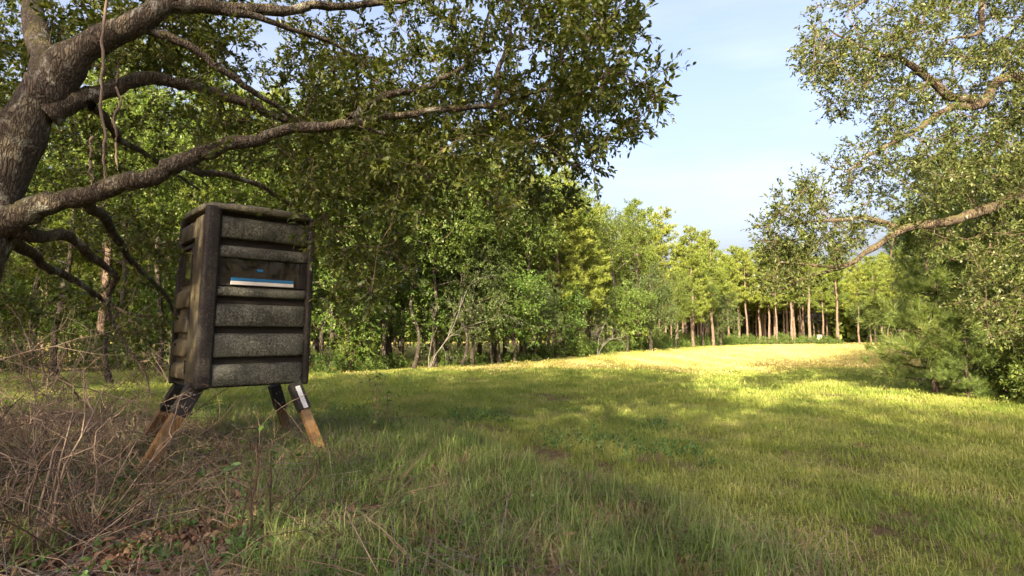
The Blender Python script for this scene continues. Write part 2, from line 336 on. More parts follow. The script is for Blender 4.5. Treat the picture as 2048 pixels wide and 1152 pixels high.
rng = np.random.default_rng(7)
def PP(lst): return [P(*a) for a in lst]
base_l = np.array([-5.1, 5.0, hz(-5.1, 5.0) - 0.1])
limbsL = [
 ([base_l, np.array([-5.05, 5.0, 1.3])] + PP([(-28, 480, 5.0), (22, 300, 5.05), (100, 170, 5.1), (205, 75, 5.15), (330, 8, 5.3), (420, -90, 5.5), (480, -240, 5.7)]),
  [0.30, 0.22, 0.20, 0.195, 0.185, 0.115, 0.085, 0.065, 0.035]),
 (PP([(-20, 470, 5.0), (60, 425, 5.0), (150, 396, 5.05), (290, 358, 5.1), (370, 312, 5.2), (480, 288, 5.3), (600, 258, 5.4), (720, 236, 5.5), (850, 222, 5.7), (988, 212, 5.9)]),
  [0.13, 0.108, 0.086, 0.076, 0.073, 0.06, 0.052, 0.044, 0.035, 0.028]),
 (PP([(988, 212, 5.9), (1000, 140, 5.85), (1022, 70, 5.8), (1010, -20, 5.8), (1030, -120, 5.9)]), [0.034, 0.028, 0.022, 0.016, 0.01]),
 (PP([(988, 212, 5.9), (1080, 180, 5.4), (1160, 170, 5.0), (1250, 140, 4.7)]), [0.026, 0.02, 0.014, 0.008]),
 (PP([(988, 212, 5.9), (1040, 262, 5.7), (1100, 300, 5.5), (1160, 340, 5.3)]), [0.024, 0.018, 0.012, 0.007]),
 (PP([(95, 230, 5.1), (180, 192, 5.3), (290, 162, 5.6), (400, 178, 5.9), (500, 206, 6.2), (570, 240, 6.5), (660, 262, 6.9)]), [0.11, 0.085, 0.065, 0.055, 0.048, 0.04, 0.025]),
 (PP([(300, 60, 5.3), (400, 105, 5.4), (480, 165, 5.6), (540, 205, 5.9), (600, 245, 6.2)]), [0.05, 0.04, 0.032, 0.026, 0.018]),
 (PP([(330, 8, 5.3), (480, 22, 5.6), (600, 14, 5.9), (720, 12, 6.3), (840, -5, 6.7)]), [0.08, 0.062, 0.05, 0.04, 0.02]),
 (PP([(440, 22, 5.5), (560, 50, 5.8), (660, 80, 6.2), (720, 120, 6.6)]), [0.04, 0.03, 0.022, 0.012]),
 (PP([(700, 238, 5.5), (760, 200, 5.7), (880, 165, 6.0), (950, 100, 6.3), (980, 20, 6.6)]), [0.045, 0.038, 0.03, 0.02, 0.012]),
 (PP([(20, 460, 5.0), (130, 478, 5.6), (222, 545, 6.2), (214, 602, 6.3), (236, 672, 6.3), (290, 745, 6.2), (300, 790, 6.1)]), [0.07, 0.05, 0.035, 0.026, 0.02, 0.013, 0.006]),
 (PP([(10, 470, 5.0), (70, 515, 5.7), (150, 560, 6.4), (222, 612, 6.9), (310, 640, 7.3)]), [0.07, 0.048, 0.036, 0.026, 0.01]),
 (PP([(160, 396, 5.1), (210, 440, 5.9), (265, 515, 6.7), (330, 590, 7.5), (352, 640, 7.9)]), [0.06, 0.046, 0.036, 0.026, 0.012]),
 (PP([(370, 330, 5.2), (470, 352, 5.8), (560, 390, 6.3), (620, 440, 6.8)]), [0.04, 0.03, 0.022, 0.012]),
 (PP([(180, 210, 5.2), (250, 280, 5.9), (330, 330, 6.5), (400, 380, 7.1)]), [0.05, 0.035, 0.025, 0.012]),
 (PP([(690, 250, 5.6), (780, 270, 5.9), (900, 310, 6.3), (960, 380, 6.6), (985, 430, 6.7)]), [0.03, 0.024, 0.018, 0.012, 0.006]),
 (PP([(22, 300, 5.05), (-120, 120, 4.6), (-250, -80, 3.9), (-380, -300, 3.2)]), [0.15, 0.11, 0.08, 0.04]),
 (PP([(100, 170, 5.1), (60, 0, 5.9), (40, -200, 6.8), (80, -420, 7.6)]), [0.14, 0.10, 0.07, 0.03]),
]
polyL = [(-300, -420), (1265, -420), (1285, 10), (1255, 60), (1320, 85), (1365, 128), (1325, 160), (1335, 205), (1285, 235), (1225, 285), (1185, 300),
         (1205, 370), (1150, 405), (1110, 440), (1040, 425), (1000, 455), (930, 470), (880, 440), (830, 500), (800, 560), (770, 610), (700, 640), (655, 600), (640, 450),
         (560, 410), (430, 375), (340, 385), (200, 420), (-300, 430)]
def attr_in_poly(rng, poly, n, y0, y1, dens=None, clump=0, csize=0.4):
    poly = np.asarray(poly, float); out = []
    lo, hi = poly.min(0), poly.max(0)
    while len(out) < n:
        x, y = rng.uniform(lo[0], hi[0]), rng.uniform(lo[1], hi[1])
        if not in_poly(np.array([x]), np.array([y]), poly)[0]: continue
        if dens is not None and rng.uniform() > dens(x, y): continue
        Yd = rng.uniform(y0(x), y1(x)); out.append(P(x, y, Yd))
        if clump:
            for _ in range(rng.integers(clump // 2, clump + 1)):
                r_ = rng.normal(0, csize / Yd * F, 2); x2, y2 = x + r_[0], y + r_[1] * 0.6
                if in_poly(np.array([x2]), np.array([y2]), poly)[0]: out.append(P(x2, y2, Yd + rng.normal(0, csize)))
    return np.array(out[:n])
inset = lambda x: 1
aL = attr_in_poly(rng, polyL, 1850, lambda x: np.interp(x, [-300, 300, 1000, 1350], [5.4, 5.6, 5.0, 4.3]), lambda x: np.interp(x, [-300, 600, 1000, 1350], [9.5, 9.0, 7.8, 5.8]),
     lambda x, y: 1.0 if x > 600 else 0.8, 5, 0.33)
c = np.array([-4.2, 3.8, 6.6]); q = rng.normal(0, 1, (2600, 3)); q = unit(q) * rng.uniform(0.55, 1, (2600, 1)) ** 0.5
q = c + q * np.array([6.2, 6.0, 3.4]); px, py, fw = proj(q)
ok = (q[:, 2] > 4.0) & ((fw < 0.3) | (py < -60) | (px < -150)) & ~((fw > 0.3) & (px > 1230) & (py > -500)); aX = q[ok][:260]
aD = attr_in_poly(rng, [(-60, 430), (340, 430), (330, 690), (120, 660), (-60, 600)], 75, lambda x: 6.2, lambda x: 9.0)
oakL = build_oak('live_oak', 'leaning live oak with a lichened trunk and long limb reaching over the hunting blind', limbsL, np.vstack([aL, aX, aD]),
                 M['oak_bark'], M['oak_leaf'], rng, 8, 14, 0.33, 0.062, 0.026, True)
# ------------------------------------------------------------------ right live oak
rng = np.random.default_rng(11)
base_r = np.array([14.2, 11.5, hz(14.2, 11.5) - 0.1])
limbsR = [
 ([base_r, np.array([14.1, 11.5, 1.5]), np.array([13.9, 11.4, 3.4]), np.array([13.7, 11.3, 5.2]), np.array([13.2, 11.2, 7.6]), np.array([12.8, 11, 9.6])], [0.5, 0.38, 0.34, 0.27, 0.17, 0.07]),
 ([np.array([13.9, 11.4, 3.3])] + PP([(2070, 398, 11.2), (1990, 415, 11), (1900, 440, 10.8), (1810, 458, 10.6), (1745, 498, 10.4), (1680, 533, 10.3), (1600, 562, 10.2), (1540, 585, 10.1)]),
  [0.17, 0.13, 0.105, 0.085, 0.068, 0.052, 0.04, 0.028, 0.010]),
 ([np.array([13.7, 11.3, 5.0])] + PP([(2048, 155, 11), (1965, 208, 10.8), (1890, 222, 10.6), (1830, 262, 10.4), (1760, 300, 10.2), (1690, 345, 10.1)]), [0.16, 0.11, 0.08, 0.058, 0.045, 0.032, 0.012]),
 (PP([(1965, 208, 10.8), (1900, 190, 10.7), (1860, 160, 10.6), (1810, 120, 10.5), (1740, 100, 10.4), (1660, 60, 10.3)]), [0.09, 0.08, 0.075, 0.05, 0.03, 0.012]),
 ([np.array([13.3, 11.2, 7.2])] + PP([(2000, -20, 10.8), (1960, 60, 10.6), (1900, 80, 10.4)]), [0.12, 0.07, 0.04, 0.015]),
 ([np.array([13.2, 11.2, 7.6])] + PP([(1900, -120, 10.6), (1800, -40, 10.2), (1700, 20, 10)]), [0.12, 0.08, 0.04, 0.015]),
 (PP([(1810, 458, 10.6), (1750, 440, 10.4), (1660, 440, 10.2), (1580, 450, 10.1)]), [0.06, 0.045, 0.03, 0.012]),
 (PP([(1680, 533, 10.3), (1620, 530, 10.2), (1560, 525, 10.1)]), [0.035, 0.025, 0.012]),
 (PP([(1800, 460, 10.6), (1785, 490, 10.4), (1782, 520, 10.3)]), [0.03, 0.02, 0.008]),
 ([np.array([13.7, 11.3, 5.5]), np.array([15.5, 11, 7.0]), np.array([17.5, 10.5, 8.2])], [0.2, 0.12, 0.04]),
 ([np.array([13.8, 11.3, 4.5]), np.array([14.5, 9.5, 6.5]), np.array([15, 7.5, 7.8])], [0.2, 0.12, 0.04]),
]
polyR = [(1592, 45), (1630, 12), (1720, -60), (1830, -90), (1990, -160), (2200, -200), (2200, 640), (2010, 690), (1930, 640), (1900, 560), (1862, 478), (1800, 466), (1740, 470), (1690, 520), (1625, 545), (1590, 585), (1500, 592),
         (1470, 596), (1478, 572), (1540, 535), (1512, 480), (1525, 440), (1565, 385), (1640, 340), (1690, 290), (1722, 285), (1735, 240), (1660, 235), (1655, 175), (1605, 135)]
hole = lambda x, y: 0.05 if (1890 < x < 1940 and y < 70) else (0.25 if (1640 < x < 1720 and 225 < y < 290) else 1.0)
aR = attr_in_poly(rng, polyR, 1060, lambda x: 9.6, lambda x: np.interp(x, [1480, 1700, 2100], [10.6, 12.2, 13.5]), hole, 5, 0.42)
q = unit(rng.normal(0, 1, (1500, 3))) * rng.uniform(0.3, 1, (1500, 1)) ** 0.5; q = np.array([15, 10.5, 6.8]) + q * np.array([5.5, 5.5, 4.2])
aR = np.vstack([aR, attr_in_poly(rng, [(1482, 592), (1540, 535), (1512, 480), (1530, 440), (1640, 415), (1705, 490), (1610, 575)], 12, lambda x: 9.6, lambda x: 10.7)])
px, py, fw = proj(q); ok = (q[:, 2] > 2.6) & ((fw < 0.3) | (px > 2080)); aX = q[ok][:300]
oakR = build_oak('live_oak', 'broad live oak with pale golden limbs hanging over the edge of the open field', limbsR, np.vstack([aR, aX]),
                 M['oak_bark_pale'], M['oak_leaf_grey'], rng, 9, 13, 0.38, 0.070, 0.031, False, taper=0.009, tipr=0.005)

# ------------------------------------------------------------------ tree library (meshes shared by copies)
def hardwood(seed, H, cz0, rx, n, leaf, bark, leafm, R=0.55, nt=7, per=9, tr=0.14, lean=0.0, flat=1.0, name='hardwood_tree'):
    rng = np.random.default_rng(seed); g = Geo(); limbs = []
    pts = [np.array([0, 0, -0.15])]
    for k in range(1, 7):
        t = k / 6; pts.append(np.array([lean * H * t * t + rng.normal(0, 0.09), rng.normal(0, 0.09), H * 0.9 * t]))
    rad = [tr * (1.25 if k == 0 else 1) * (1 - 0.85 * k / 6) + 0.01 for k in range(7)]
    q, r = smooth_path(pts, rad, rng, 5, 0.03); g.tube(q, r, 8); limbs.append((q, r))
    nb = int(5 + H * 0.6)
    for i in range(nb):
        t = rng.uniform(cz0 * 0.8, 0.9); j = int(t * (len(q) - 1)); p = q[j]; az = i * 2.4 + rng.uniform(-0.5, 0.5)
        ln = rx * rng.uniform(0.55, 0.95) * math.sqrt(max(0.15, 1 - ((t - cz0) / (1.02 - cz0) - 0.35) ** 2 * 1.8)); up = rng.uniform(0.1, 0.7)
        e = p + np.array([math.cos(az) * ln, math.sin(az) * ln, ln * up]); cpt = (p + e) / 2 + np.array([0, 0, rng.uniform(-0.1, 0.25) * ln])
        bq = bez(p, cpt, e, 6); br = np.linspace(min(r[j] * 0.55, 0.08), 0.012, 6); g.tube(bq, br, 5); limbs.append((bq, br))
    a = unit(rng.normal(0, 1, (n * 2, 3))) * rng.uniform(0.12, 1, (n * 2, 1)) ** 0.45
    lob = 1 + 0.22 * np.sin(3 * np.arctan2(a[:, 1], a[:, 0]) + seed) + 0.15 * np.sin(7 * a[:, 2] + seed)
    zc, zr = H * (cz0 + 1.0) / 2, H * (1.0 - cz0) / 2
    a = a * lob[:, None] * np.array([rx, rx, zr * flat]) + np.array([lean * H * 0.5, 0, zc]); a = a[a[:, 2] > 0.25][:n]
    gt = Geo(); cen, dirs = grow(rng, gt, limbs, a, 0.006, 0.010, 3)
    s, e = sprays(rng, cen, dirs, nt, R)
    root = empty(name)
    v, f = g.out(); mk('trunk', v, f, bark, root, True)
    v, f = gt.out(); o = mk('branches', v, f, M['twig'], root); o['kind'] = 'stuff'
    v, f = leaves_on(rng, s, e, per, leaf, leaf * 0.5); o = mk('crown', v, f, leafm, root); o['kind'] = 'stuff'
    return root
def pine(seed, H, z0, rmax, tr=0.17, tufts=9, per=22, nl=0.36, nw=0.05, leafm=None, name='pine_tree', step=0.5, dead=True, cone=0.75):
    rng = np.random.default_rng(seed); g = Geo()
    pts = [np.array([0, 0, -0.15])] + [np.array([rng.normal(0, 0.06), rng.normal(0, 0.06), H * k / 7]) for k in range(1, 8)]
    rad = [tr * (1 - 0.9 * (k / 7) ** 1.2) + 0.012 for k in range(8)]; rad[0] *= 1.2
    q, r = smooth_path(pts, rad, rng, 4, 0.02); g.tube(q, r, 8)
    gb = Geo(); B, A = [], []
    z = z0
    while z < H - 0.2:
        t = (z - z0) / (H - z0); ln0 = rmax * (0.55 + 0.45 * min(1, t / 0.25)) * (1 - t) ** 0.62 + 0.25
        for k in range(rng.integers(3, 6)):
            az = rng.uniform(0, 2 * math.pi); ln = ln0 * rng.uniform(0.55, 1.15); zz = z + rng.uniform(-0.2, 0.2)
            p = np.array([np.interp(zz, q[:, 2], q[:, 0]), np.interp(zz, q[:, 2], q[:, 1]), zz])
            up = rng.uniform(0.0, 0.35) + 0.5 * t; d = np.array([math.cos(az), math.sin(az), 0])
            e = p + d * ln + np.array([0, 0, up * ln]); bq = bez(p, p + d * ln * 0.6, e, 5); gb.tube(bq, np.linspace(0.012 + 0.012 * ln, 0.006, 5), 3)
            nt_ = max(2, int(tufts * ln + 1))
            for i in range(nt_):
                u = rng.uniform(0.35, 1.0); pp = p * (1 - u) ** 2 + 2 * (p + d * ln * 0.6) * u * (1 - u) + e * u * u
                off = rng.normal(0, 0.22, 3) * min(1, ln); off[2] = abs(off[2]) * 0.8
                B.append(pp + off); A.append(unit(d * 0.5 + np.array([0, 0, 0.55]) + rng.normal(0, 0.4, 3)))
            B.append(e); A.append(unit(d + np.array([0, 0, 0.5])))
        z += step * rng.uniform(0.7, 1.2)
    for _ in range(4): B.append(np.array([q[-1][0], q[-1][1], H - 0.05]) + rng.normal(0, 0.08, 3)); A.append(np.array([0, 0, 1.0]))
    if dead:
        for _ in range(8):
            zz = rng.uniform(z0 * 0.45, z0); az = rng.uniform(0, 6.28); ln = rng.uniform(0.5, 1.6); p = np.array([0, 0, zz]); d = np.array([math.cos(az), math.sin(az), rng.uniform(-0.2, 0.3)])
            gb.tube(np.array([p, p + d * ln * 0.5 + [0, 0, 0.05], p + d * ln]), [0.018, 0.012, 0.004], 3)
    root = empty(name)
    v, f = g.out(); mk('trunk', v, f, M['pine_bark'], root, True)
    v, f = gb.out(); o = mk('branches', v, f, M['hard_bark'], root); o['kind'] = 'stuff'
    v, f = needles_on(rng, np.array(B), np.array(A), per, nl, nw, cone); o = mk('crown', v, f, leafm or M['pine_needle'], root); o['kind'] = 'stuff'
    return root
def bush(seed, r, h, n, leaf, leafm, name='bush', per=9, nt=6):
    rng = np.random.default_rng(seed); g = Geo(); limbs = []
    for i in range(6):
        az = i * 1.05 + rng.uniform(-0.3, 0.3); e = np.array([math.cos(az) * r * 0.5, math.sin(az) * r * 0.5, h * rng.uniform(0.5, 0.8)])
        bq = bez(np.array([math.cos(az) * 0.05, math.sin(az) * 0.05, -0.06]), np.array([e[0] * 0.3, e[1] * 0.3, h * 0.5]), e, 6); br = np.linspace(0.018, 0.006, 6); g.tube(bq, br, 4); limbs.append((bq, br))
    a = unit(rng.normal(0, 1, (n * 3, 3))) * rng.uniform(0.1, 1, (n * 3, 1)) ** 0.4
    a = a * (1 + 0.25 * np.sin(4 * np.arctan2(a[:, 1], a[:, 0]) + seed))[:, None] * np.array([r, r, h * 0.6]) + np.array([0, 0, h * 0.48]); a = a[a[:, 2] > 0.05][:n]
    cen, dirs = grow(rng, g, limbs, a, 0.003, 0.008, 3); s, e = sprays(rng, cen, dirs, nt, 0.3)
    root = empty(name)
    v, f = g.out(); mk('stems', v, f, M['twig'], root)
    v, f = leaves_on(rng, s, e, per, leaf, leaf * 0.42); o = mk('foliage', v, f, leafm, root); o['kind'] = 'stuff'
    return root

LIB = {
 'hw1': hardwood(21, 11.0, 0.38, 2.5, 300, 0.105, M['hard_bark'], M['hard_leaf'], per=16),
 'hw2': hardwood(22, 8.5, 0.28, 2.6, 300, 0.105, M['grey_bark'], M['hard_leaf'], tr=0.11, lean=0.05, per=16),
 'hw3': hardwood(23, 7.5, 0.12, 2.4, 330, 0.10, M['hard_bark'], M['dark_leaf'], tr=0.13, per=16),
 'hw4': hardwood(24, 5.0, 0.18, 1.7, 170, 0.12, M['hard_bark'], M['bush_leaf'], tr=0.06, lean=0.08, per=11),
 'hw5': hardwood(25, 12.5, 0.45, 2.9, 330, 0.105, M['grey_bark'], M['hard_leaf'], tr=0.16, per=16),
 'hw6': hardwood(26, 11.0, 0.5, 2.0, 240, 0.13, M['hard_bark'], M['hard_leaf'], tr=0.10, lean=0.04, per=11),
 'p1': pine(31, 15.0, 6.0, 2.9), 'p2': pine(32, 14.0, 6.6, 2.6, tr=0.15), 'p3': pine(33, 16.0, 6.4, 3.1, tr=0.2),
 'p4': pine(34, 13.0, 4.0, 2.4, tr=0.16, dead=False), 'p5': pine(35, 15.5, 3.2, 2.7, tr=0.17, dead=False),
 'b1': bush(41, 1.0, 1.2, 90, 0.10, M['bush_leaf']), 'b2': bush(42, 1.3, 0.9, 90, 0.10, M['bush_leaf']), 'b3': bush(43, 0.8, 1.6, 90, 0.10, M['hard_leaf']), 'b4': bush(44, 1.1, 1.0, 80, 0.08, M['dark_leaf']),
}
used = set()
def put(key, x, y, label, cat, group=None, s=1.0, rz=None, sz=None, name=None):
    src = LIB[key]; o = copy_tree(src) if key in used else src; used.add(key)
    rz = random.uniform(0, 6.28) if rz is None else rz
    o.location = (x, y, hz(x, y)); o.rotation_euler = (0, 0, rz); o.scale = (s, s, sz or s)
    if name: o.name = name
    return tag(o, label, cat, group)
random.seed(5)

# ---- edge of the wood, left of the clearing (placed along the photo's tree bases)
def at(px, Y): return (px - 1024) / F * Y
EDGE = [
 ('hw5', 668, 23.5, 1.0, 'hardwood with a thick dark trunk beside the blind at the edge of the wood'),
 ('hw2', 742, 24.0, 1.2, 'slender pale-barked tree standing at the edge of the wood'),
 ('hw1', 800, 25.5, 0.85, 'leaning dark-stemmed hardwood behind the shaded grass margin'),
 ('hw3', 945, 27.0, 0.80, 'low evergreen tree with grey-green layered foliage at the wood edge'),
 ('hw4', 1030, 29.0, 1.0, 'young leafy sapling arching out over the grass from the wood edge'),
 ('p5', 1113, 36.0, 0.90, 'tall pine with a straight grey trunk standing forward of the wood'),
 ('p4', 1165, 39.0, 0.8, 'feathery pine branched low down next to the forward pine'),
 ('hw5', 1228, 47.0, 1.0, 'tall tree with a pale forked stem rising above a dark rounded oak'),
 ('hw3', 1300, 46.5, 0.95, 'dark rounded evergreen oak with foliage down to the ground'),
 ('p4', 1326, 62.0, 1.18, 'pine with a pointed conical top standing above the wood edge'),
 ('p5', 1385, 60.0, 0.82, 'bushy pine leaning over the mown margin of the field'),
 ('hw3', 1440, 70.0, 0.95, 'small dark evergreen tree at the corner where wood meets pine stand'),
 ('p4', 1425, 66.0, 0.95, 'full-crowned yellow-green pine beside the small dark evergreen'),
]
for key, px, Y, s, lab in EDGE: put(key, at(px, Y), Y, lab, 'tree', s=s)
for i_, (px, Y, k, sc_) in enumerate(((700, 22.8, 'hw4', 1.0), (845, 25.8, 'hw4', 0.9), (890, 26.8, 'hw3', 0.62), (985, 28.6, 'hw2', 0.62), (1070, 31.5, 'hw3', 0.66), (1130, 35.5, 'hw4', 0.95), (1180, 41.0, 'hw3', 0.62), (1252, 44.0, 'hw4', 1.05),
        (1350, 56.0, 'hw2', 0.85), (1405, 64.0, 'hw1', 0.8), (1080, 36.0, 'p2', 0.72), (960, 32.0, 'p4', 0.72), (1010, 34.0, 'p1', 0.72), (1135, 43.0, 'p5', 0.8), (1200, 50.0, 'p4', 1.0), (1275, 54, 'p1', 0.95))):
    w_ = {'hw1': 'dark-barked leafy tree', 'hw2': 'slim grey-barked leafy tree', 'hw3': 'low dark evergreen', 'hw4': 'bright green sapling', 'hw5': 'tall grey-barked tree', 'p1': 'medium pine', 'p2': 'slender pine', 'p4': 'low-branched feathery pine', 'p5': 'full-branched tall pine'}[k]
    put(k, at(px, Y), Y, f'{w_} in the foliage wall along the wood edge', 'tree', f'{w_}s in the foliage wall', s=sc_, rz=i_ * 1.7)
for i_, (px, Y, sc_) in enumerate(((655, 22.6, 0.9), (690, 24.5, 1.0), (772, 23.6, 0.85), (788, 26.0, 1.0), (828, 24.4, 0.8), (872, 25.4, 0.9), (905, 27.0, 0.95), (925, 25.8, 0.75), (1000, 28.8, 0.9), (1050, 31.0, 1.0), (1145, 38.5, 1.1))):
    put('hw6', at(px, Y), Y, 'slim dark-stemmed tree with a bare lower trunk along the wood edge', 'tree', 'slim dark-stemmed trees along the wood edge', s=sc_, rz=i_ * 2.1)
# ---- trees inside the wood
rng = np.random.default_rng(3); spots = [(at(px, Y), Y) for _, px, Y, _, _ in EDGE]
def poisson(n, fx, fy, dmin, test, tries=6000):
    out = []
    for _ in range(tries):
        x, y = fx(), fy()
        if not test(x, y): continue
        if all((x - a) ** 2 + (y - b2) ** 2 > dmin * dmin for a, b2 in spots): spots.append((x, y)); out.append((x, y))
        if len(out) >= n: break
    return out
inwood = lambda x, y: x < field_left(y) - 0.6 and abs(x) < 1.15 * y + 6
NAMES = {'hw1': ('dark-barked hardwood with a rounded crown inside the wood', 'dark-barked hardwoods inside the wood'), 'hw2': ('slim grey-barked hardwood leaning a little inside the wood', 'slim grey hardwoods inside the wood'),
 'hw3': ('low dense dark evergreen inside the wood', 'dark evergreens inside the wood'), 'hw5': ('tall grey-barked hardwood with a high crown inside the wood', 'tall grey hardwoods inside the wood'),
 'p1': ('medium pine with a bare lower trunk inside the mixed wood', 'medium pines inside the mixed wood'), 'p2': ('slender narrow-crowned pine inside the mixed wood', 'slender pines inside the mixed wood'),
 'p3': ('stout wide-crowned tall pine inside the mixed wood', 'stout pines inside the mixed wood'), 'p4': ('short pine branched low down inside the mixed wood', 'low-branched pines inside the mixed wood'),
 'p5': ('tall pine with branches almost to the ground inside the mixed wood', 'full-branched pines inside the mixed wood')}
def wood(pts, keys, srange, names=NAMES):
    for x, y in pts:
        k = keys[rng.integers(len(keys))]; lab, grp = names.get(k) or names['hw']
        put(k, x, y, lab, 'tree', grp, s=rng.uniform(*srange), rz=rng.uniform(0, 6.28))
wood(poisson(46, lambda: rng.uniform(-34, 10), lambda: rng.uniform(22.5, 44), 2.6, inwood), ['hw1', 'hw2', 'p4', 'p1', 'p1', 'p2', 'p3', 'hw5'], (0.8, 1.05))
wood(poisson(60, lambda: rng.uniform(-45, 32), lambda: rng.uniform(44, 80), 3.4, inwood), ['p1', 'p3', 'p4', 'p5', 'hw1', 'p2', 'hw5'], (0.85, 1.1))
UNDER = {'hw': ('small leafy understorey sapling beneath the taller trees of the wood', 'understorey saplings in the wood')}
wood(poisson(22, lambda: rng.uniform(-30, 4), lambda: rng.uniform(21.8, 36), 1.6, inwood), ['hw4'], (0.6, 1.1), UNDER)
# ---- planted pines beyond the field, in rows
PINE = {'p': ('tall planted pine with bare trunk in the stand beyond the field', 'planted pines beyond the field')}
pts = []
for r in range(8):
    for k in range(34):
        x = 30 + k * 2.9 + rng.uniform(-0.7, 0.7); y = 86 + r * 4.2 + (x - 30) * 0.16 * 0 + rng.uniform(-0.7, 0.7)
        gap = 53.5 + r * 1.9
        if abs(x - gap) < 2.2: continue
        if r < 1 and not (x < 46 or x > 57): continue
        if r < 3 and 46 < x < 56: continue
        pts.append((x, y))
for x, y in pts:
    k = ['p1', 'p2', 'p3', 'p1'][rng.integers(4)]; w_ = {'p1': 'medium', 'p2': 'slender', 'p3': 'stout'}[k]; d_ = 'at the front of the planted stand' if y < 95 else 'deep in the planted stand'; e_ = 'before the gap' if x < 53.5 + (y - 86) * 0.45 else 'past the gap towards the live oak'; put(k, x, y, f'{w_} pine {d_}, {e_}', 'tree', f'{w_} pines {d_}, {e_}', s=rng.uniform(0.86, 1.06), rz=rng.uniform(0, 6.28))
for px, Y, s in ((1716, 76, 0.82), (1748, 75, 0.84), (1552, 84, 0.9)):
    put('p2', at(px, Y), Y, 'sunlit pine with a pale bare trunk standing forward of the planted pines', 'tree', 'forward sunlit pines', s=s)
for px, Y, s in ((1790, 66, 0.62), (1835, 60, 0.66), (1880, 50, 0.7)):
    put('p5', at(px, Y), Y, 'bushy young pine with branches low down beside the sunlit field', 'tree', 'bushy young pines', s=s)
# ---- bushes along the wood edge
rng = np.random.default_rng(8)
for i in range(44):
    y = 22.0 + 62 * (i / 43) ** 1.15; x = float(field_left(y)) + rng.uniform(-0.6, 0.5)
    k = ['b1', 'b2', 'b3', 'b1'][rng.integers(4)]; d_ = 'between the blind and the forward pine' if y < 36 else ('between forward pine and dark rounded oak' if y < 48 else 'near the planted pines'); w_ = {'b1': 'rounded', 'b2': 'low spreading', 'b3': 'upright'}[k]
    put(k, x, y, f'{w_} green bush on the wood edge {d_}', 'bush', f'{w_} bushes on the wood edge {d_}', s=rng.uniform(0.75, 1.3) * (0.7 if y < 34 else 1), sz=rng.uniform(0.7, 1.1) * (0.6 if y < 34 else 1))
for i in range(16):
    x = -24 + i * 1.15 + rng.uniform(-0.5, 0.5); y = 21.8 + rng.uniform(-0.3, 1.4)
    k = ['b4', 'b4', 'b3', 'b1'][rng.integers(4)]; w_ = {'b1': 'rounded bright', 'b4': 'dark-leaved', 'b3': 'upright'}[k]
    put(k, x, y, f'{w_} bush in the shade under the trees behind the hunting blind', 'bush', f'{w_} bushes behind the blind', s=rng.uniform(0.8, 1.3))
for i in range(22):
    x = 33 + i * 2.1 + rng.uniform(-0.6, 0.6); y = 83.6 + rng.uniform(-0.6, 1.2)
    if 49 < x < 56: y = 97
    put(['b1', 'b2'][rng.integers(2)], x, y, 'sunlit weedy bush at the foot of the planted pines', 'bush', 'bushes at the foot of the planted pines', s=rng.uniform(0.8, 1.4))
# ---- right-hand thicket under the live oak
LIB['sap'] = pine(51, 3.6, 0.35, 1.25, tr=0.05, tufts=15, per=46, nl=0.27, nw=0.008, leafm=M['sapling_needle'], step=0.26, dead=False, cone=0.55)
put('sap', at(1862, 13.2), 13.2, 'young pine sapling with soft long needles beside the live oak thicket', 'tree', s=1.12)
put('sap', at(1925, 12.2), 12.2, 'short bushy pine seedling in front of the oak thicket', 'tree', s=0.5)
LIB['red'] = pine(52, 4.4, 2.0, 1.0, tr=0.075, tufts=8, per=40, nl=0.24, nw=0.008, leafm=M['sapling_needle'], step=0.3, dead=True, cone=0.6)
o = put('red', at(2003, 12.8), 12.8, 'leaning young pine with a bare reddish trunk in the oak thicket', 'tree'); o.rotation_euler = (0.05, -0.13, 0.4)
for i, (px, y, s) in enumerate(((1945, 14.6, 0.9), (1990, 14.0, 1.1), (2040, 13.0, 1.1), (2075, 11.6, 1.0), (2030, 15.5, 1.5), (1925, 16.2, 1.0), (2090, 13.5, 1.5), (2110, 12.0, 1.4), (1960, 17.5, 1.6), (2060, 11.0, 0.6))):
    put(['b4', 'b3', 'b4', 'b3'][i % 4], at(px, y), y, 'dense shrub in the thicket beneath the broad live oak', 'bush', 'shrubs beneath the broad live oak', s=s)
for i, (x, y, s) in enumerate(((13.9, 15.4, 0.72), (15.2, 17.5, 0.95), (17.2, 14, 1.0), (17, 19.5, 1.0), (20, 24, 1.2), (24, 29, 1.2), (30, 37, 1.2))):
    put(['hw3', 'hw2'][i % 2], x, y, 'leafy tree filling the thicket behind the broad live oak', 'tree', 'trees behind the broad live oak', s=s)
# ---- wood behind the camera (its shadow falls over the foreground)
rng = np.random.default_rng(13)
BACK = ('tall tree of the wood behind the mown clearing', 'trees of the wood behind the clearing')
for r, (yy, ss) in enumerate(((-17, 0.94), (-21.5, 1.07))):
    for k in range(15):
        x = -40 + k * 4.0 + rng.uniform(-1.2, 1.2) + r * 1.6; y = yy + rng.uniform(-1.4, 1.4)
        put(['hw1', 'hw5', 'hw1', 'hw5', 'hw5'][rng.integers(5)], x, y, BACK[0], 'tree', BACK[1], s=ss * rng.uniform(0.88, 1.04), rz=rng.uniform(0, 6.28))

for i_, (x, y, k, sc_) in enumerate(((-14.0, -9.5, 'hw5', 1.1), (-10.2, -11.0, 'hw1', 1.3), (-6.6, -9.8, 'hw5', 1.05), (-20.5, -4.5, 'hw1', 1.15), (-3.0, -13.5, 'hw1', 1.05), (0.8, -14.2, 'hw5', 0.9), (4.4, -13.4, 'hw1', 1.0), (-5.2, -15.5, 'hw5', 1.02), (-1.2, -17.2, 'hw5', 1.05), (2.6, -16.5, 'hw5', 1.0), (6.5, -17.0, 'hw1', 1.1))):
    put(k, x, y, BACK[0], 'tree', BACK[1], s=sc_, rz=i_ * 1.3)

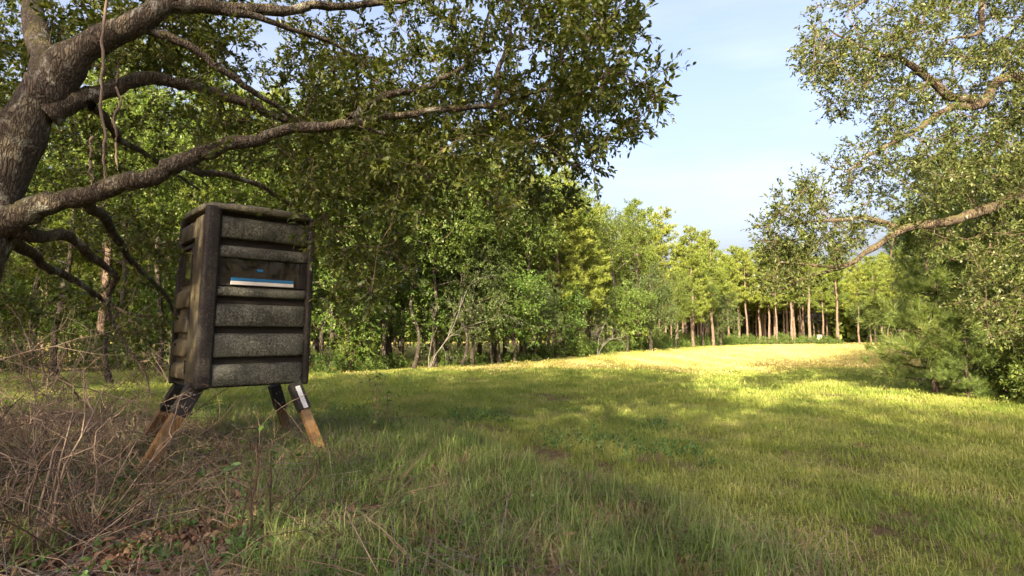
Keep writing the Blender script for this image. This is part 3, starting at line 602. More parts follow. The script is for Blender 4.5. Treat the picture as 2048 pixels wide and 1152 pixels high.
for i_, (x, y, k, sc_) in enumerate(((-14.5, 9.0, 'hw1', 0.85), (-17.5, 3.0, 'hw5', 0.95), (-19.5, 11.5, 'hw2', 1.1), (-22.0, 6.0, 'hw1', 1.0), (-23.5, 14.5, 'hw5', 0.95), (-28, 10, 'hw1', 1.1), (-13.2, -2.0, 'hw2', 1.2), (-27, 19, 'hw5', 1.0))):  # trees out of view, added to shade the glade and the left wood
    put(k, x, y, 'tall unseen tree added to shade the glade beside the live oak', 'tree', 'unseen trees added to shade the glade', s=sc_, rz=i_ * 1.9)

# ------------------------------------------------------------------ hunting blind
def speckle_mat(name, dark, mid, light, amount=0.5, stain=None, fade=0.35):
    m, nt, b = new_mat(name); L = nt.links; t = N(nt, 'ShaderNodeTexCoord'); o = t.outputs['Object']
    n1 = noise(nt, o, 46, 5, 0.78); n2 = noise(nt, o, 4, 7, 0.7); n3 = noise(nt, o, 130, 2, 0.6)
    c = ramp(nt, [(0.36, dark), (0.5, mid), (0.68, light)], n1)
    c = mixc(nt, maprange(nt, n2, 0.38, 0.62, 0.0, 0.85), c, dark)
    c = mixc(nt, maprange(nt, n3, 0.62, 0.68, 0.0, amount), c, tuple(min(1, x * 1.5) for x in light))
    mps = N(nt, 'ShaderNodeMapping'); mps.inputs['Scale'].default_value = (22, 22, 1.3); L.new(o, mps.inputs[0]); st = noise(nt, mps.outputs[0], 1.0, 5, 0.7)
    c = mixc(nt, maprange(nt, st, 0.5, 0.68, 0, 0.6), c, tuple(x * 0.8 for x in dark)); c = mixc(nt, maprange(nt, noise(nt, o, 1.7, 4), 0.5, 0.72, 0, fade), c, tuple(min(1, x * 0.7) for x in light))
    if stain:
        n4 = noise(nt, o, 2.6, 5, 0.6); c = mixc(nt, maprange(nt, n4, 0.42, 0.6), c, stain)
    L.new(c, b.inputs['Base Color']); b.inputs['Roughness'].default_value = 0.62; bump(nt, b, n1, 0.35, 0.006)
    return m
M['blind_panel'] = speckle_mat('blind_panel', (0.022, 0.023, 0.020), (0.098, 0.102, 0.085), (0.34, 0.35, 0.29))
M['blind_pillar'] = speckle_mat('blind_pillar', (0.012, 0.011, 0.011), (0.038, 0.034, 0.031), (0.12, 0.105, 0.09), 0.5, fade=0.1)
M['blind_side_sunlit'] = speckle_mat('blind_side_sunlit', (0.07, 0.058, 0.036), (0.18, 0.15, 0.09), (0.30, 0.26, 0.17), 0.3, (0.045, 0.04, 0.03))  # golden sunlight on the door side is painted into this base colour
M['blind_roof'] = speckle_mat('blind_roof', (0.06, 0.058, 0.042), (0.20, 0.19, 0.14), (0.38, 0.36, 0.27), 0.4)
M['inside'] = plain('inside', (0.022, 0.02, 0.018), 0.9); M['lining'] = plain('lining', (0.20, 0.16, 0.11), 0.9, var=0.5, scale=4)
M['blue'] = plain('blue_paint', (0.03, 0.17, 0.38), 0.4, var=0.12); M['white'] = plain('white_paint', (0.75, 0.75, 0.72), 0.5, var=0.08)
M['steel'] = plain('black_steel', (0.02, 0.019, 0.019), 0.75, 0.0, var=0.4); M['zinc'] = plain('zinc_plate', (0.55, 0.58, 0.62), 0.45, 0.4, var=0.15)
m, nt, b = new_mat('treated_wood'); t = N(nt, 'ShaderNodeTexCoord'); mpw = N(nt, 'ShaderNodeMapping'); mpw.inputs['Scale'].default_value = (40, 40, 2.5)
nt.links.new(t.outputs['Object'], mpw.inputs[0]); n1 = noise(nt, mpw.outputs[0], 1.0, 6, 0.6)
cw = ramp(nt, [(0.3, (0.075, 0.045, 0.02)), (0.55, (0.18, 0.105, 0.042)), (0.75, (0.28, 0.19, 0.10))], n1); cw = mixc(nt, maprange(nt, noise(nt, t.outputs['Object'], 4, 5), 0.45, 0.65, 0, 0.75), cw, (0.13, 0.11, 0.085)); sw = N(nt, 'ShaderNodeSeparateXYZ'); nt.links.new(t.outputs['Object'], sw.inputs[0]); cw = mixc(nt, maprange(nt, sw.outputs[2], 0.28, 0.05, 0, 0.8), cw, (0.05, 0.032, 0.02))
nt.links.new(cw, b.inputs['Base Color']); b.inputs['Roughness'].default_value = 0.85; bump(nt, b, n1, 0.5, 0.004); M['wood'] = m
m, nt, b = new_mat('window_glass'); tr = N(nt, 'ShaderNodeBsdfTransparent'); tr.inputs[0].default_value = (0.72, 0.72, 0.64, 1)
gl = N(nt, 'ShaderNodeBsdfGlossy'); gl.inputs['Roughness'].default_value = 0.05; lw = N(nt, 'ShaderNodeFresnel'); lw.inputs[0].default_value = 1.6
ms = N(nt, 'ShaderNodeMixShader'); nt.links.new(lw.outputs[0], ms.inputs[0]); nt.links.new(tr.outputs[0], ms.inputs[1]); nt.links.new(gl.outputs[0], ms.inputs[2])
df = N(nt, 'ShaderNodeBsdfDiffuse'); df.inputs[0].default_value = (0.22, 0.19, 0.14, 1); m2 = N(nt, 'ShaderNodeMixShader')      # dust on the pane
nt.links.new(maprange(nt, noise(nt, N(nt, 'ShaderNodeTexCoord').outputs['Object'], 7, 6, 0.7), 0.4, 0.75, 0.03, 0.3), m2.inputs[0]); nt.links.new(ms.outputs[0], m2.inputs[1]); nt.links.new(df.outputs[0], m2.inputs[2]); nt.links.new(m2.outputs[0], nt.nodes['Material Output'].inputs[0]); M['glass'] = m
import bmesh
FL, FR = P(390, 778, 6.0), P(615, 770, 6.8)
ev = FR[:2] - FL[:2]; HB = float(np.linalg.norm(ev)) / 2; yaw = math.atan2(ev[1], ev[0])
ctr = (FL[:2] + FR[:2]) / 2 + np.array([-ev[1], ev[0]]) / 2
Z0, ZT = 0.85, 2.80
blind = empty('hunting_blind', (ctr[0], ctr[1], hz(*ctr)), yaw)
tag(blind, 'weathered black and grey-green box blind on splayed wooden legs under the oak limb', 'hunting blind')
KS = HB / 0.6
def warp(v):
    v = np.array(v, float); t = (v[:, 2] - Z0) / (ZT - Z0); s = (1 - 0.018 * np.clip(t, 0, 1.2)) * KS * 1.015
    sh = 0.045 * np.clip(t, 0, 1.2)
    v[:, 2] = Z0 + (v[:, 2] - Z0) * 1.045; v[:, 0] = v[:, 0] * s + sh * math.cos(-yaw); v[:, 1] = v[:, 1] * s + sh * math.sin(-yaw)
    return v
def side(k, p):
    u, w, z = p
    return [(u, -w, z), (w, u, z), (-u, w, z), (-w, -u, z)][k]
def beveled(x0, x1, y0, y1, z0, z1, bev=0.008, seg=2):
    bm = bmesh.new(); bmesh.ops.create_cube(bm, size=1.0)
    for v in bm.verts: v.co = ((x0 + x1) / 2 + v.co.x * (x1 - x0), (y0 + y1) / 2 + v.co.y * (y1 - y0), (z0 + z1) / 2 + v.co.z * (z1 - z0))
    if bev: bmesh.ops.bevel(bm, geom=list(bm.edges), offset=bev, segments=seg, affect='EDGES', profile=0.5)
    bm.verts.index_update(); v = [tuple(q.co) for q in bm.verts]; f = [[q.index for q in p.verts] for p in bm.faces]; bm.free()
    return v, f
def sbox(name, k, u0, u1, w0, w1, z0, z1, mat, parent=blind, bev=0.006, seg=2, smooth=False):
    v, f = beveled(u0, u1, w0, w1, z0, z1, bev, seg); v = [side(k, p) for p in v]
    if True: f = [list(reversed(q)) for q in f]
    return mk(name, warp(v), f, mat, parent, smooth)
def panel(name, k, u0, u1, z0, z1, mat, parent=blind, wo=0.575, wi=0.515):
    prof = [(wi, z1), (wo - 0.042, z1 - 0.004), (wo - 0.016, z1 - 0.022), (wo, z1 - 0.055), (wo, z0 + 0.018), (wo - 0.012, z0 + 0.004), (wi, z0)]
    n = len(prof); vs, fs = [], []
    us = [u0, u0 + 0.012] + list(np.linspace(u0 + 0.05, u1 - 0.05, 5)) + [u1 - 0.012, u1]
    for i, u in enumerate(us):
        e = 0.012 if i in (0, len(us) - 1) else 0.0
        bow = 0.006 * (1 - (2 * (u - u0) / (u1 - u0) - 1) ** 2)
        for w, z in prof: vs.append(side(k, (u, max(wi, w - e) + (bow if w > wi + 0.02 else 0), z)))
    for i in range(len(us) - 1):
        for j in range(n - 1): fs.append((i * n + j, (i + 1) * n + j, (i + 1) * n + j + 1, i * n + j + 1))
    fs.append(tuple(range(n))); fs.append(tuple(reversed(range((len(us) - 1) * n, len(us) * n))))
    o = mk(name, warp(vs), fs, mat, parent, True)
    return o
BANDS = [(0.855, 1.085), (1.155, 1.405), (1.475, 1.715), (1.79, 1.905), (2.20, 2.335), (2.405, 2.645)]
def band(k, u0, u1, bands, mat):
    for z0, z1 in bands: panel('wall_panel', k, u0, u1, z0, z1, mat)
band(0, -0.44, 0.535, BANDS, M['blind_panel'])
band(1, -0.44, 0.44, BANDS[:3] + [(1.79, 2.335), (2.405, 2.645)], M['blind_panel']); band(2, -0.44, 0.44, BANDS[:3] + [(1.79, 2.335), (2.405, 2.645)], M['blind_panel'])
# inner shell: wall boards with the front window left open
for nm, k, a in (('inner_wall', 0, (-0.54, 0.54, 0.495, 0.515, 0.87, 1.915)), ('inner_wall', 0, (-0.54, 0.54, 0.495, 0.515, 2.19, 2.70)),
                 ('inner_wall', 1, (-0.49, 0.49, 0.493, 0.513, 0.87, 2.70)), ('inner_wall', 2, (-0.54, 0.54, 0.495, 0.515, 0.87, 2.70)), ('inner_wall', 3, (-0.49, 0.49, 0.493, 0.513, 0.87, 2.70))):
    sbox(nm, k, *a, M['inside'], bev=0); sbox('lining_board', k, a[0] + 0.06, a[1] - 0.06, 0.478, 0.492, a[4] + 0.02, a[5] - 0.02, M['lining'], bev=0)
v, f = beveled(-0.55, 0.55, -0.55, 0.55, 0.845, 0.868, 0); mk('floor_board', warp(v), f, M['inside'], blind)
for sx, sy, (wx, wy), mt in ((-1, -1, (0.165, 0.10), 'blind_pillar'), (1, -1, (0.075, 0.14), 'blind_pillar'), (1, 1, (0.13, 0.13), 'blind_pillar'), (-1, 1, (0.13, 0.05), 'blind_pillar')):
    xa, xb = sorted((sx * 0.605, sx * (0.605 - wx))); ya, yb = sorted((sy * 0.605, sy * (0.605 - wy)))
    v, f = beveled(xa, xb, ya, yb, 0.835, 2.735, min(wx, wy) * 0.42, 4); mk('corner_pillar', warp(v), f, M[mt], blind, True)
# left side: flat jamb and the door with its ribs and window
sbox('side_plate', 3, 0.10, 0.51, 0.52, 0.592, 0.85, 2.66, M['blind_side_sunlit'], bev=0.03, seg=3, smooth=True)
door = sbox('door', 3, -0.545, 0.085, 0.518, 0.548, 0.90, 2.40, M['blind_side_sunlit'], bev=0.006)
for z0, z1 in ((0.91, 1.09), (1.15, 1.35), (1.41, 1.62), (1.68, 1.90)): panel('door_panel', 3, -0.53, 0.04, z0, z1, M['blind_side_sunlit'], door, 0.600, 0.545)
sbox('door_window', 3, -0.50, -0.02, 0.549, 0.556, 1.94, 2.34, M['glass'], door, bev=0)
for a in ((-0.53, 0.05, 2.345, 2.385), ): sbox('door_trim', 3, a[0], a[1], 0.549, 0.585, a[2], a[3], M['blind_pillar'], door)
sbox('door_trim', 3, 0.0, 0.05, 0.549, 0.585, 1.93, 2.343, M['blind_pillar'], door)
panel('wall_panel', 3, -0.555, 0.095, 2.43, 2.65, M['blind_side_sunlit'], blind, 0.592, 0.515)
sbox('door_hinge', 3, 0.075, 0.10, 0.55, 0.60, 1.55, 1.68, M['steel'], door, bev=0.003); sbox('door_hinge', 3, 0.075, 0.10, 0.55, 0.60, 0.98, 1.12, M['steel'], door, bev=0.003)
# front window
win = sbox('window', 0, -0.425, 0.465, 0.528, 0.534, 1.935, 2.195, M['glass'], bev=0)
for a in ((-0.44, -0.405, 1.906, 2.199), (0.462, 0.53, 1.906, 2.199)): sbox('window_frame', 0, a[0], a[1], 0.516, 0.556, a[2], a[3], M['steel'], win, bev=0.004)
sbox('window_sill', 0, -0.404, 0.461, 0.516, 0.560, 1.906, 1.932, M['blind_pillar'], win, bev=0.004)
sbox('blue_strip', 0, -0.31, 0.375, 0.561, 0.582, 1.958, 1.992, M['blue'], win, bev=0.003); sbox('white_strip', 0, -0.31, 0.375, 0.561, 0.585, 1.918, 1.957, M['white'], win, bev=0.003)
sbox('blue_spot', 0, -0.03, 0.035, 0.536, 0.545, 2.07, 2.10, M['blue'], win, bev=0.003)  # small blue block just in front of the pane
# roof
n = 17; a = np.linspace(-1, 1, n); ga, gb = np.meshgrid(a, a)
k4 = (np.abs(ga) ** 6 + np.abs(gb) ** 6); kk = 1 / np.maximum(1, k4 ** (1 / 6) * np.where(np.maximum(abs(ga), abs(gb)) > 0, 1, 1))
rx, ry = ga * kk * 0.618, gb * kk * 0.618
rz_ = 2.755 + 0.085 * (1 - np.abs(ga) ** 3) * (1 - np.abs(gb) ** 3)
top = np.stack([rx, ry, rz_], -1).reshape(-1, 3)
ring = [i for i in range(n)] + [n * r + n - 1 for r in range(1, n)] + [n * (n - 1) + i for i in range(n - 2, -1, -1)] + [n * r for r in range(n - 2, 0, -1)]
vs = [tuple(p) for p in top]; fs = [(r * n + c_, r * n + c_ + 1, (r + 1) * n + c_ + 1, (r + 1) * n + c_) for r in range(n - 1) for c_ in range(n - 1)]
lv = []
for dz, sc_ in ((-0.012, 1.012), (-0.05, 1.012), (-0.062, 0.99), (-0.064, 0.80)):
    lv.append(len(vs)); vs += [(top[i][0] * sc_, top[i][1] * sc_, 2.755 + dz) for i in ring]
prev = ring; R_ = len(ring)
for s0 in lv:
    cur = [s0 + i for i in range(R_)]
    for i in range(R_): fs.append((prev[i], cur[i], cur[(i + 1) % R_], prev[(i + 1) % R_]))
    prev = cur
fs.append(tuple(reversed(prev)))
mk('roof', warp(vs), fs, M['blind_roof'], blind, True)
# legs
Wm = Matrix.Translation((ctr[0], ctr[1], hz(*ctr))) @ Matrix.Rotation(yaw, 4, 'Z'); Wi = np.array(Wm.inverted())
def to_local(p): return (Wi @ np.append(np.asarray(p, float), 1))[:3]
def beam(a, b_, wx, wy, bev=0.006, twist=0.0):
    a, b_ = np.asarray(a, float), np.asarray(b_, float); d = unit(b_ - a); x = unit(np.cross(d, [-math.sin(twist), math.cos(twist), 0])); y = np.cross(d, x); ln = np.linalg.norm(b_ - a)
    v, f = beveled(-wx / 2, wx / 2, -wy / 2, wy / 2, 0, ln, bev)
    return np.array([a + x * p[0] + y * p[1] + d * p[2] for p in v]), f
def leg(topw, footw, w, plate=False):
    a, c_ = to_local(topw), to_local(footw); d = unit(c_ - a)
    v, f = beam(a + d * 0.03, c_, w, w); v0 = v
    lg = mk('leg', v, f, M['wood'], blind)
    v, f = beam(a, a + d * 0.34, w + 0.03, w + 0.03, 0.004); mk('leg_bracket', v, f, M['steel'], lg)
    for q_ in (0.10, 0.25):
        for sg in (-1, 1):
            x = unit(np.cross(d, [0, 1, 0])); y = np.cross(d, x); c0 = a + d * q_ + x * sg * 0.02 - y * np.sign(np.dot(y, [0, 1, 0])) * (w / 2 + 0.016)
            gb = Geo(); gb.tube(np.array([c0, c0 - y * np.sign(np.dot(y, [0, 1, 0])) * 0.012]), [0.012, 0.010], 6); vv, ff = gb.out(); mk('bolt', vv, ff, M['zinc'], lg)
    if plate:
        x = unit(np.cross(d, [0, 1, 0])); y = np.cross(d, x)
        off = to_local(np.array(topw) + np.array([0.060, -0.068, 0.0])) - a
        v, f = beam(a + off + d * 0.02, a + off + d * 0.30, 0.05, 0.012, 0.002, -yaw * 0); mk('bracket_plate', v, f, M['zinc'], lg)
    return lg
leg(P(392, 770, 6.15), P(283, 950, 5.85), 0.125); leg(P(588, 768, 6.72), P(650, 924, 6.50), 0.10, True)
leg(P(548, 770, 7.62), P(580, 880, 7.9), 0.10); leg(P(362, 772, 6.95), P(300, 868, 7.05), 0.12)

# ------------------------------------------------------------------ bare shrubs, saplings, vines and small plants
def bare_shrub(seed, h, stems, spread, depth=3, mat='dry_twig', r0=0.009, leafy=0, leafm=None, leaf=0.06, droop=0.2):
    rng = np.random.default_rng(seed); g = Geo(); tips = []
    def br(p, d, ln, r, lev):
        m = 6; pts = [p]; dd = d.copy()
        for i in range(m):
            dd = unit(dd + rng.normal(0, 0.17, 3) + np.array([0, 0, -droop * 0.12 * (lev > 0)])); pts.append(pts[-1] + dd * ln / m)
        g.tube(np.array(pts), np.linspace(r, r * 0.4, m + 1), 4 if lev < 2 else 3)
        if lev < depth:
            for i in range(rng.integers(2, 5)):
                j = rng.integers(2, m + 1); nd = unit(dd + rng.normal(0, 0.65, 3)); br(pts[j], nd, ln * rng.uniform(0.35, 0.65), r * 0.55, lev + 1)
        else: tips.append((pts[-2], pts[-1]))
    for s in range(stems):
        az = rng.uniform(0, 6.28); sp = rng.uniform(0.1, 1) * spread
        br(np.array([math.cos(az) * 0.05, math.sin(az) * 0.05, -0.04]), unit([math.cos(az) * sp, math.sin(az) * sp, 1.0]), h * rng.uniform(0.6, 1.0), r0 * rng.uniform(0.7, 1.1), 0)
    root = empty('twiggy_shrub'); v, f = g.out(); mk('stems', v, f, M[mat], root)
    if leafy:
        idx = rng.choice(len(tips), min(leafy, len(tips)), replace=False); s = np.array([tips[i][0] for i in idx]); e = np.array([tips[i][1] for i in idx])
        v, f = leaves_on(rng, s, e, 3, leaf, leaf * 0.4, six=True); mk('leaf_tips', v, f, leafm or M['weed_leaf'], root)['kind'] = 'stuff'
    return root
def place(o, x, y, label, cat, group=None, rz=0, s=1.0):
    o.location = (x, y, hz(x, y)); o.rotation_euler = (0, 0, rz); o.scale = (s, s, s); return tag(o, label, cat, group)
SH = [bare_shrub(61, 1.25, 4, 0.4, r0=0.011), bare_shrub(62, 1.0, 5, 0.7, r0=0.009), bare_shrub(63, 0.7, 5, 1.3, droop=0.6), bare_shrub(64, 1.1, 4, 0.8, mat='twig', r0=0.012)]
place(bare_shrub(65, 1.05, 2, 0.25, mat='twig', r0=0.011, leafy=6, leaf=0.06), at(487, 3.75), 3.75, 'slim brown sapling with a few green leaf tips before the blind', 'shrub')
place(bare_shrub(66, 0.95, 2, 0.35, mat='twig', r0=0.010, leafy=2), at(548, 4.1), 4.1, 'reddish-brown bare sapling leaning towards the right leg of the blind', 'shrub')
place(bare_shrub(67, 1.35, 3, 0.18, r0=0.010), at(70, 4.3), 4.3, 'tall thin pale-stemmed bare shrub standing in the brush under the oak', 'shrub')
place(bare_shrub(68, 1.0, 3, 0.5, r0=0.008, leafy=40, leafm=M['bush_leaf'], leaf=0.05), at(770, 7.6), 7.6, 'wispy green-leaved shrub in tall grass beside the blind', 'shrub')
rng = np.random.default_rng(19); seen = set()
for i in range(40):
    Y = rng.uniform(3.7, 7.6); px = rng.uniform(-120, 330) if i % 3 else rng.uniform(150, 600); k = int(rng.choice([0, 1, 1, 3, 3, 0, 2]))
    if 215 < px < 440 and Y < 6.4: px -= 240
    if k == 0 and px > 150: k = 1
    if px > 330: k = 1
    o = SH[k] if k not in seen else copy_tree(SH[k]); seen.add(k)
    w_ = ('tall thin-stemmed', 'bushy many-stemmed', 'low sprawling', 'dark-stemmed')[k]; d_ = 'in front of the blind' if Y < 5.8 else 'beside the legs of the blind'
    place(o, at(px, Y), Y, f'{w_} dead-brown shrub in the leaf litter {d_}', 'shrub', f'{w_} dead shrubs {d_}', rng.uniform(0, 6.28), rng.uniform(0.65, 1.15) * (0.6 if px > 330 else 1))
for k, o in enumerate(SH):
    if k not in seen: place(o, at(40 + 60 * k, 5.5), 5.5, 'tangled dead-brown twiggy shrub in the leaf litter near the blind', 'shrub', 'dead twiggy shrubs round the blind')
for i, (x, y, k, sc_) in enumerate(((-9.0, 11.5, 0, 1.5), (-10.6, 13.0, 3, 1.7), (-8.2, 14.5, 1, 1.7), (-12.5, 15.5, 0, 1.8), (-14.0, 17.0, 3, 2.0), (-10.0, 17.0, 1, 1.9), (-7.4, 10.2, 3, 1.2), (-12.0, 19.0, 3, 2.2), (-16.5, 19.5, 0, 2.2), (-8.6, 18.6, 3, 2.0))):
    place(copy_tree(SH[k]), x, y, 'large bare shrub standing in the glade behind the oak trunk', 'shrub', 'large bare shrubs in the glade', i * 1.1, sc_)
for i, (x, y, sc_) in enumerate(((-11.5, 16.5, 0.75), (-14.8, 18.6, 0.95), (-9.4, 19.6, 0.85), (-17.0, 17.8, 0.9), (-12.6, 20.4, 1.0))):
    put('hw6', x, y, 'slim dark sapling rising from the glade behind the oak trunk', 'tree', 'slim dark saplings in the glade', s=sc_, rz=i)
# grey dead tree limbs in the wood edge
for i, (px, Y, z, lab) in enumerate(((860, 25.0, 2.2, 'dead grey twiggy tree leaning out of the wood beside dark trunks'), (1195, 38.0, 1.6, 'small dead grey tree in front of the forward pine'))):
    o = bare_shrub(76 + i, (4.2, 3.2)[i], 3, 0.5, 4, 'dead_wood', 0.028, droop=0.3); o.name = 'dead_tree'; place(o, at(px, Y), Y, lab, 'tree')
# vines hanging from the oak
rng = np.random.default_rng(23)
for i, (px, y0, y1, Y) in enumerate(((208, -20, 365, 5.0), (182, 270, 372, 4.95), (232, 120, 340, 5.3))):
    g = Geo(); q, r = smooth_path([P(px + rng.uniform(-6, 6), y0 + (y1 - y0) * t, Y) for t in np.linspace(0, 1, 6)], [0.012, 0.013, 0.012, 0.014, 0.011, 0.010], rng, 5, 0.03)
    g.tube(q, r, 5); v, f = g.out(); o = mk('vine', v - q[-1], f, M['dry_twig'], loc=tuple(q[-1])); tag(o, ['long pale vine hanging down across the oak trunk to the low limb', 'short pale vine end resting on the low oak limb', 'thin crooked vine hanging behind the long pale vine'][i], 'vine')
# broad-leaved plants in the foreground
def broad_plant(seed, n, ln, wd, h):
    rng = np.random.default_rng(seed); root = empty('broadleaf_plant'); g = Geo()
    for i in range(n):
        az = i * 2.4 + rng.uniform(-0.4, 0.4); d = np.array([math.cos(az), math.sin(az), 0]); L_ = ln * rng.uniform(0.7, 1.15); zz = h * rng.uniform(0.45, 1.0)
        a = np.array([0, 0, zz * 0.8]) + d * 0.02; st = bez(np.array([0, 0, -0.03]), np.array([0, 0, zz * 0.6]), a + d * 0.05, 5); g.tube(st, np.linspace(0.005, 0.003, 5), 4)
        s_ = np.cross(d, [0, 0, 1.0]); vs, fs = [], []
        for j, t in enumerate(np.linspace(0, 1, 7)):
            c_ = a + d * (0.05 + L_ * t) + np.array([0, 0, L_ * (0.35 * t - 0.62 * t * t)]); w_ = wd * math.sin(math.pi * min(1, t * 0.93 + 0.05)) ** 0.8 * 0.5
            vs += [c_ - s_ * w_ + [0, 0, w_ * 0.35], c_, c_ + s_ * w_ + [0, 0, w_ * 0.35]]
        for j in range(6): fs += [(3 * j, 3 * j + 1, 3 * j + 4, 3 * j + 3), (3 * j + 1, 3 * j + 2, 3 * j + 5, 3 * j + 4)]
        mk('leaf', vs, fs, M['weed_leaf'], root, True)
    v, f = g.out(); mk('stem', v, f, M['weed_leaf'], root); return root
for i, (px, Y, n_, ln, lab) in enumerate(((735, 3.62, 6, 0.15, 'pale green weed with long drooping leaves in the foreground grass'), (505, 3.5, 9, 0.08, 'low leafy weed at the foot of the slim brown sapling'), (560, 3.55, 8, 0.07, 'small bright leafy weed among dead grass'),
        (345, 3.7, 8, 0.07, 'small green weed sprouting from red leaf litter'), (110, 3.6, 7, 0.07, 'leafy green weed under the brown brush'), (690, 3.5, 9, 0.06, 'tuft of small rounded leaves under the drooping weed'))):
    place(broad_plant(80 + i, n_, ln, ln * 0.36, 0.16), at(px, Y), Y, lab, 'plant', rz=i)
# distant game feeder
fx, fy = at(1637, 92.0), 92.0
fd = empty('game_feeder', (fx, fy, hz(fx, fy))); tag(fd, 'small pale tripod game feeder standing before the planted pines', 'game feeder')
M['feeder'] = plain('feeder_paint', (0.42, 0.37, 0.28), 0.6)
ang = np.linspace(0, 2 * math.pi, 13)[:-1]
vs, fs = [], []
for z, r in ((0.62, 0.08), (0.80, 0.36), (1.42, 0.36), (1.50, 0.38), (1.56, 0.12)): vs += [(math.cos(a_) * r, math.sin(a_) * r, z) for a_ in ang]
for i in range(4):
    for j in range(12): fs.append((i * 12 + j, i * 12 + (j + 1) % 12, (i + 1) * 12 + (j + 1) % 12, (i + 1) * 12 + j))
fs += [tuple(reversed(range(12))), tuple(range(48, 60))]; mk('barrel', vs, fs, M['feeder'], fd)
for a_ in (0.3, 2.4, 4.5):
    g = Geo(); d = np.array([math.cos(a_), math.sin(a_), 0]); g.tube(np.array([d * 0.34 + [0, 0, 1.1], d * 0.62 + [0, 0, 0.5], d * 0.88 + [0, 0, -0.05]]), [0.04, 0.04, 0.04], 6); v, f = g.out(); mk('leg', v, f, M['feeder'], fd)

# ------------------------------------------------------------------ far wood that reads as one mass
rng = np.random.default_rng(29); n_ = 52000
az = np.radians(rng.uniform(-62, 62, n_)); dist = rng.uniform(125, 150, n_); zz = rng.uniform(0, 1, n_) ** 0.8 * (11 + 3 * np.sin(az * 40) + 2 * np.sin(az * 93))
p = np.stack([np.sin(az) * dist, np.cos(az) * dist, zz], -1)
ok = ~((p[:, 0] / p[:, 1] > 0.505) & (p[:, 0] / p[:, 1] < 0.555) & (zz > 4)); p = p[ok]
v, f = leaves_on(rng, p, p + unit(rng.normal(0, 1, p.shape)) * 0.9, 2, 1.5, 1.0); tag(mk('forest', v, f, M['hard_leaf']), 'far wood closing the view behind the planted pines', 'forest', kind='stuff')

# ------------------------------------------------------------------ grass and litter (scattered tufts)
def zone_b(y): return np.interp(y, [2, 3, 4, 5.5, 7, 9, 10.5], [-0.2, -0.5, -1.0, -1.8, -2.5, -4.0, -12])
def blades(rng, n, r, h0, h1, w, arch, lie=0.25):
    a = rng.uniform(0, 6.28, n); rr = r * np.sqrt(rng.uniform(0, 1, n)); p = np.stack([np.cos(a) * rr, np.sin(a) * rr, np.zeros(n) - 0.01], -1)
    b_ = rng.uniform(0, 6.28, n); d = np.stack([np.cos(b_), np.sin(b_), np.zeros(n)], -1); s = np.stack([-np.sin(b_), np.cos(b_), np.zeros(n)], -1) * (w * rng.uniform(0.6, 1.2, n))[:, None] * 0.5
    h = rng.uniform(h0, h1, n)[:, None]; ar = (arch * rng.uniform(0.2, 1.3, n))[:, None]; up = np.array([0, 0, 1.0])
    m1 = p + up * h * 0.6 + d * h * ar * 0.35; t_ = p + up * h * (1.0 - 0.45 * np.minimum(ar, 1.5)) + d * h * ar * 1.0
    v = np.stack([p - s, p + s, m1 + s * 0.8, m1 - s * 0.8, t_], 1).reshape(-1, 3)
    f = (np.arange(n)[:, None, None] * 5 + np.array([(0, 1, 2), (0, 2, 3), (3, 2, 4)])[None]).reshape(-1, 3)
    return v, f
def grass_mat(name, stops, transl=0.35, rough=0.5, pscale=0.8, rows=False):
    m, nt, b = new_mat(name); L = nt.links; g = N(nt, 'ShaderNodeNewGeometry'); oi = N(nt, 'ShaderNodeObjectInfo')
    a1 = N(nt, 'ShaderNodeMath', operation='MULTIPLY_ADD'); L.new(g.outputs['Random Per Island'], a1.inputs[0]); a1.inputs[1].default_value = 0.35
    a2 = N(nt, 'ShaderNodeMath', operation='MULTIPLY_ADD'); L.new(oi.outputs['Random'], a2.inputs[0]); a2.inputs[1].default_value = 0.25
    vec = g.outputs['Position']
    if rows:
        mr = N(nt, 'ShaderNodeMapping'); mr.inputs['Rotation'].default_value = (0, 0, math.radians(32)); mr.inputs['Scale'].default_value = (3.2, 0.22, 1); L.new(vec, mr.inputs['Vector']); vec = mr.outputs[0]
    L.new(maprange(nt, noise(nt, vec, pscale, 4), 0.35, 0.65, 0, 0.55 if rows else 0.45), a2.inputs[2]); L.new(a2.outputs[0], a1.inputs[2])
    c = ramp(nt, stops, a1.outputs[0]); L.new(c, b.inputs['Base Color']); b.inputs['Roughness'].default_value = rough; b.inputs['Specular IOR Level'].default_value = 0.25
    tr = N(nt, 'ShaderNodeBsdfTranslucent'); L.new(mixc(nt, 1.0, c, (1.2, 1.2, 0.7), 'MULTIPLY'), tr.inputs[0]); ms = N(nt, 'ShaderNodeMixShader'); ms.inputs[0].default_value = transl
    L.new(b.outputs[0], ms.inputs[1]); L.new(tr.outputs[0], ms.inputs[2]); L.new(ms.outputs[0], nt.nodes['Material Output'].inputs[0]); return m
M['lawn'] = grass_mat('lawn_grass', [(0.1, (0.10, 0.165, 0.03)), (0.45, (0.205, 0.262, 0.052)), (0.75, (0.32, 0.35, 0.09)), (0.95, (0.42, 0.39, 0.17))])
M['tall'] = grass_mat('tall_grass', [(0.1, (0.085, 0.14, 0.036)), (0.5, (0.155, 0.225, 0.06)), (0.8, (0.25, 0.30, 0.105)), (0.97, (0.38, 0.35, 0.20))])
M['hay'] = grass_mat('mown_grass', [(0.1, (0.19, 0.20, 0.05)), (0.45, (0.36, 0.32, 0.10)), (0.8, (0.52, 0.45, 0.20))], pscale=0.25, rows=True)
M['dry'] = grass_mat('dry_grass', [(0.1, (0.085, 0.055, 0.036)), (0.5, (0.17, 0.115, 0.075)), (0.9, (0.34, 0.26, 0.17))], 0.15)
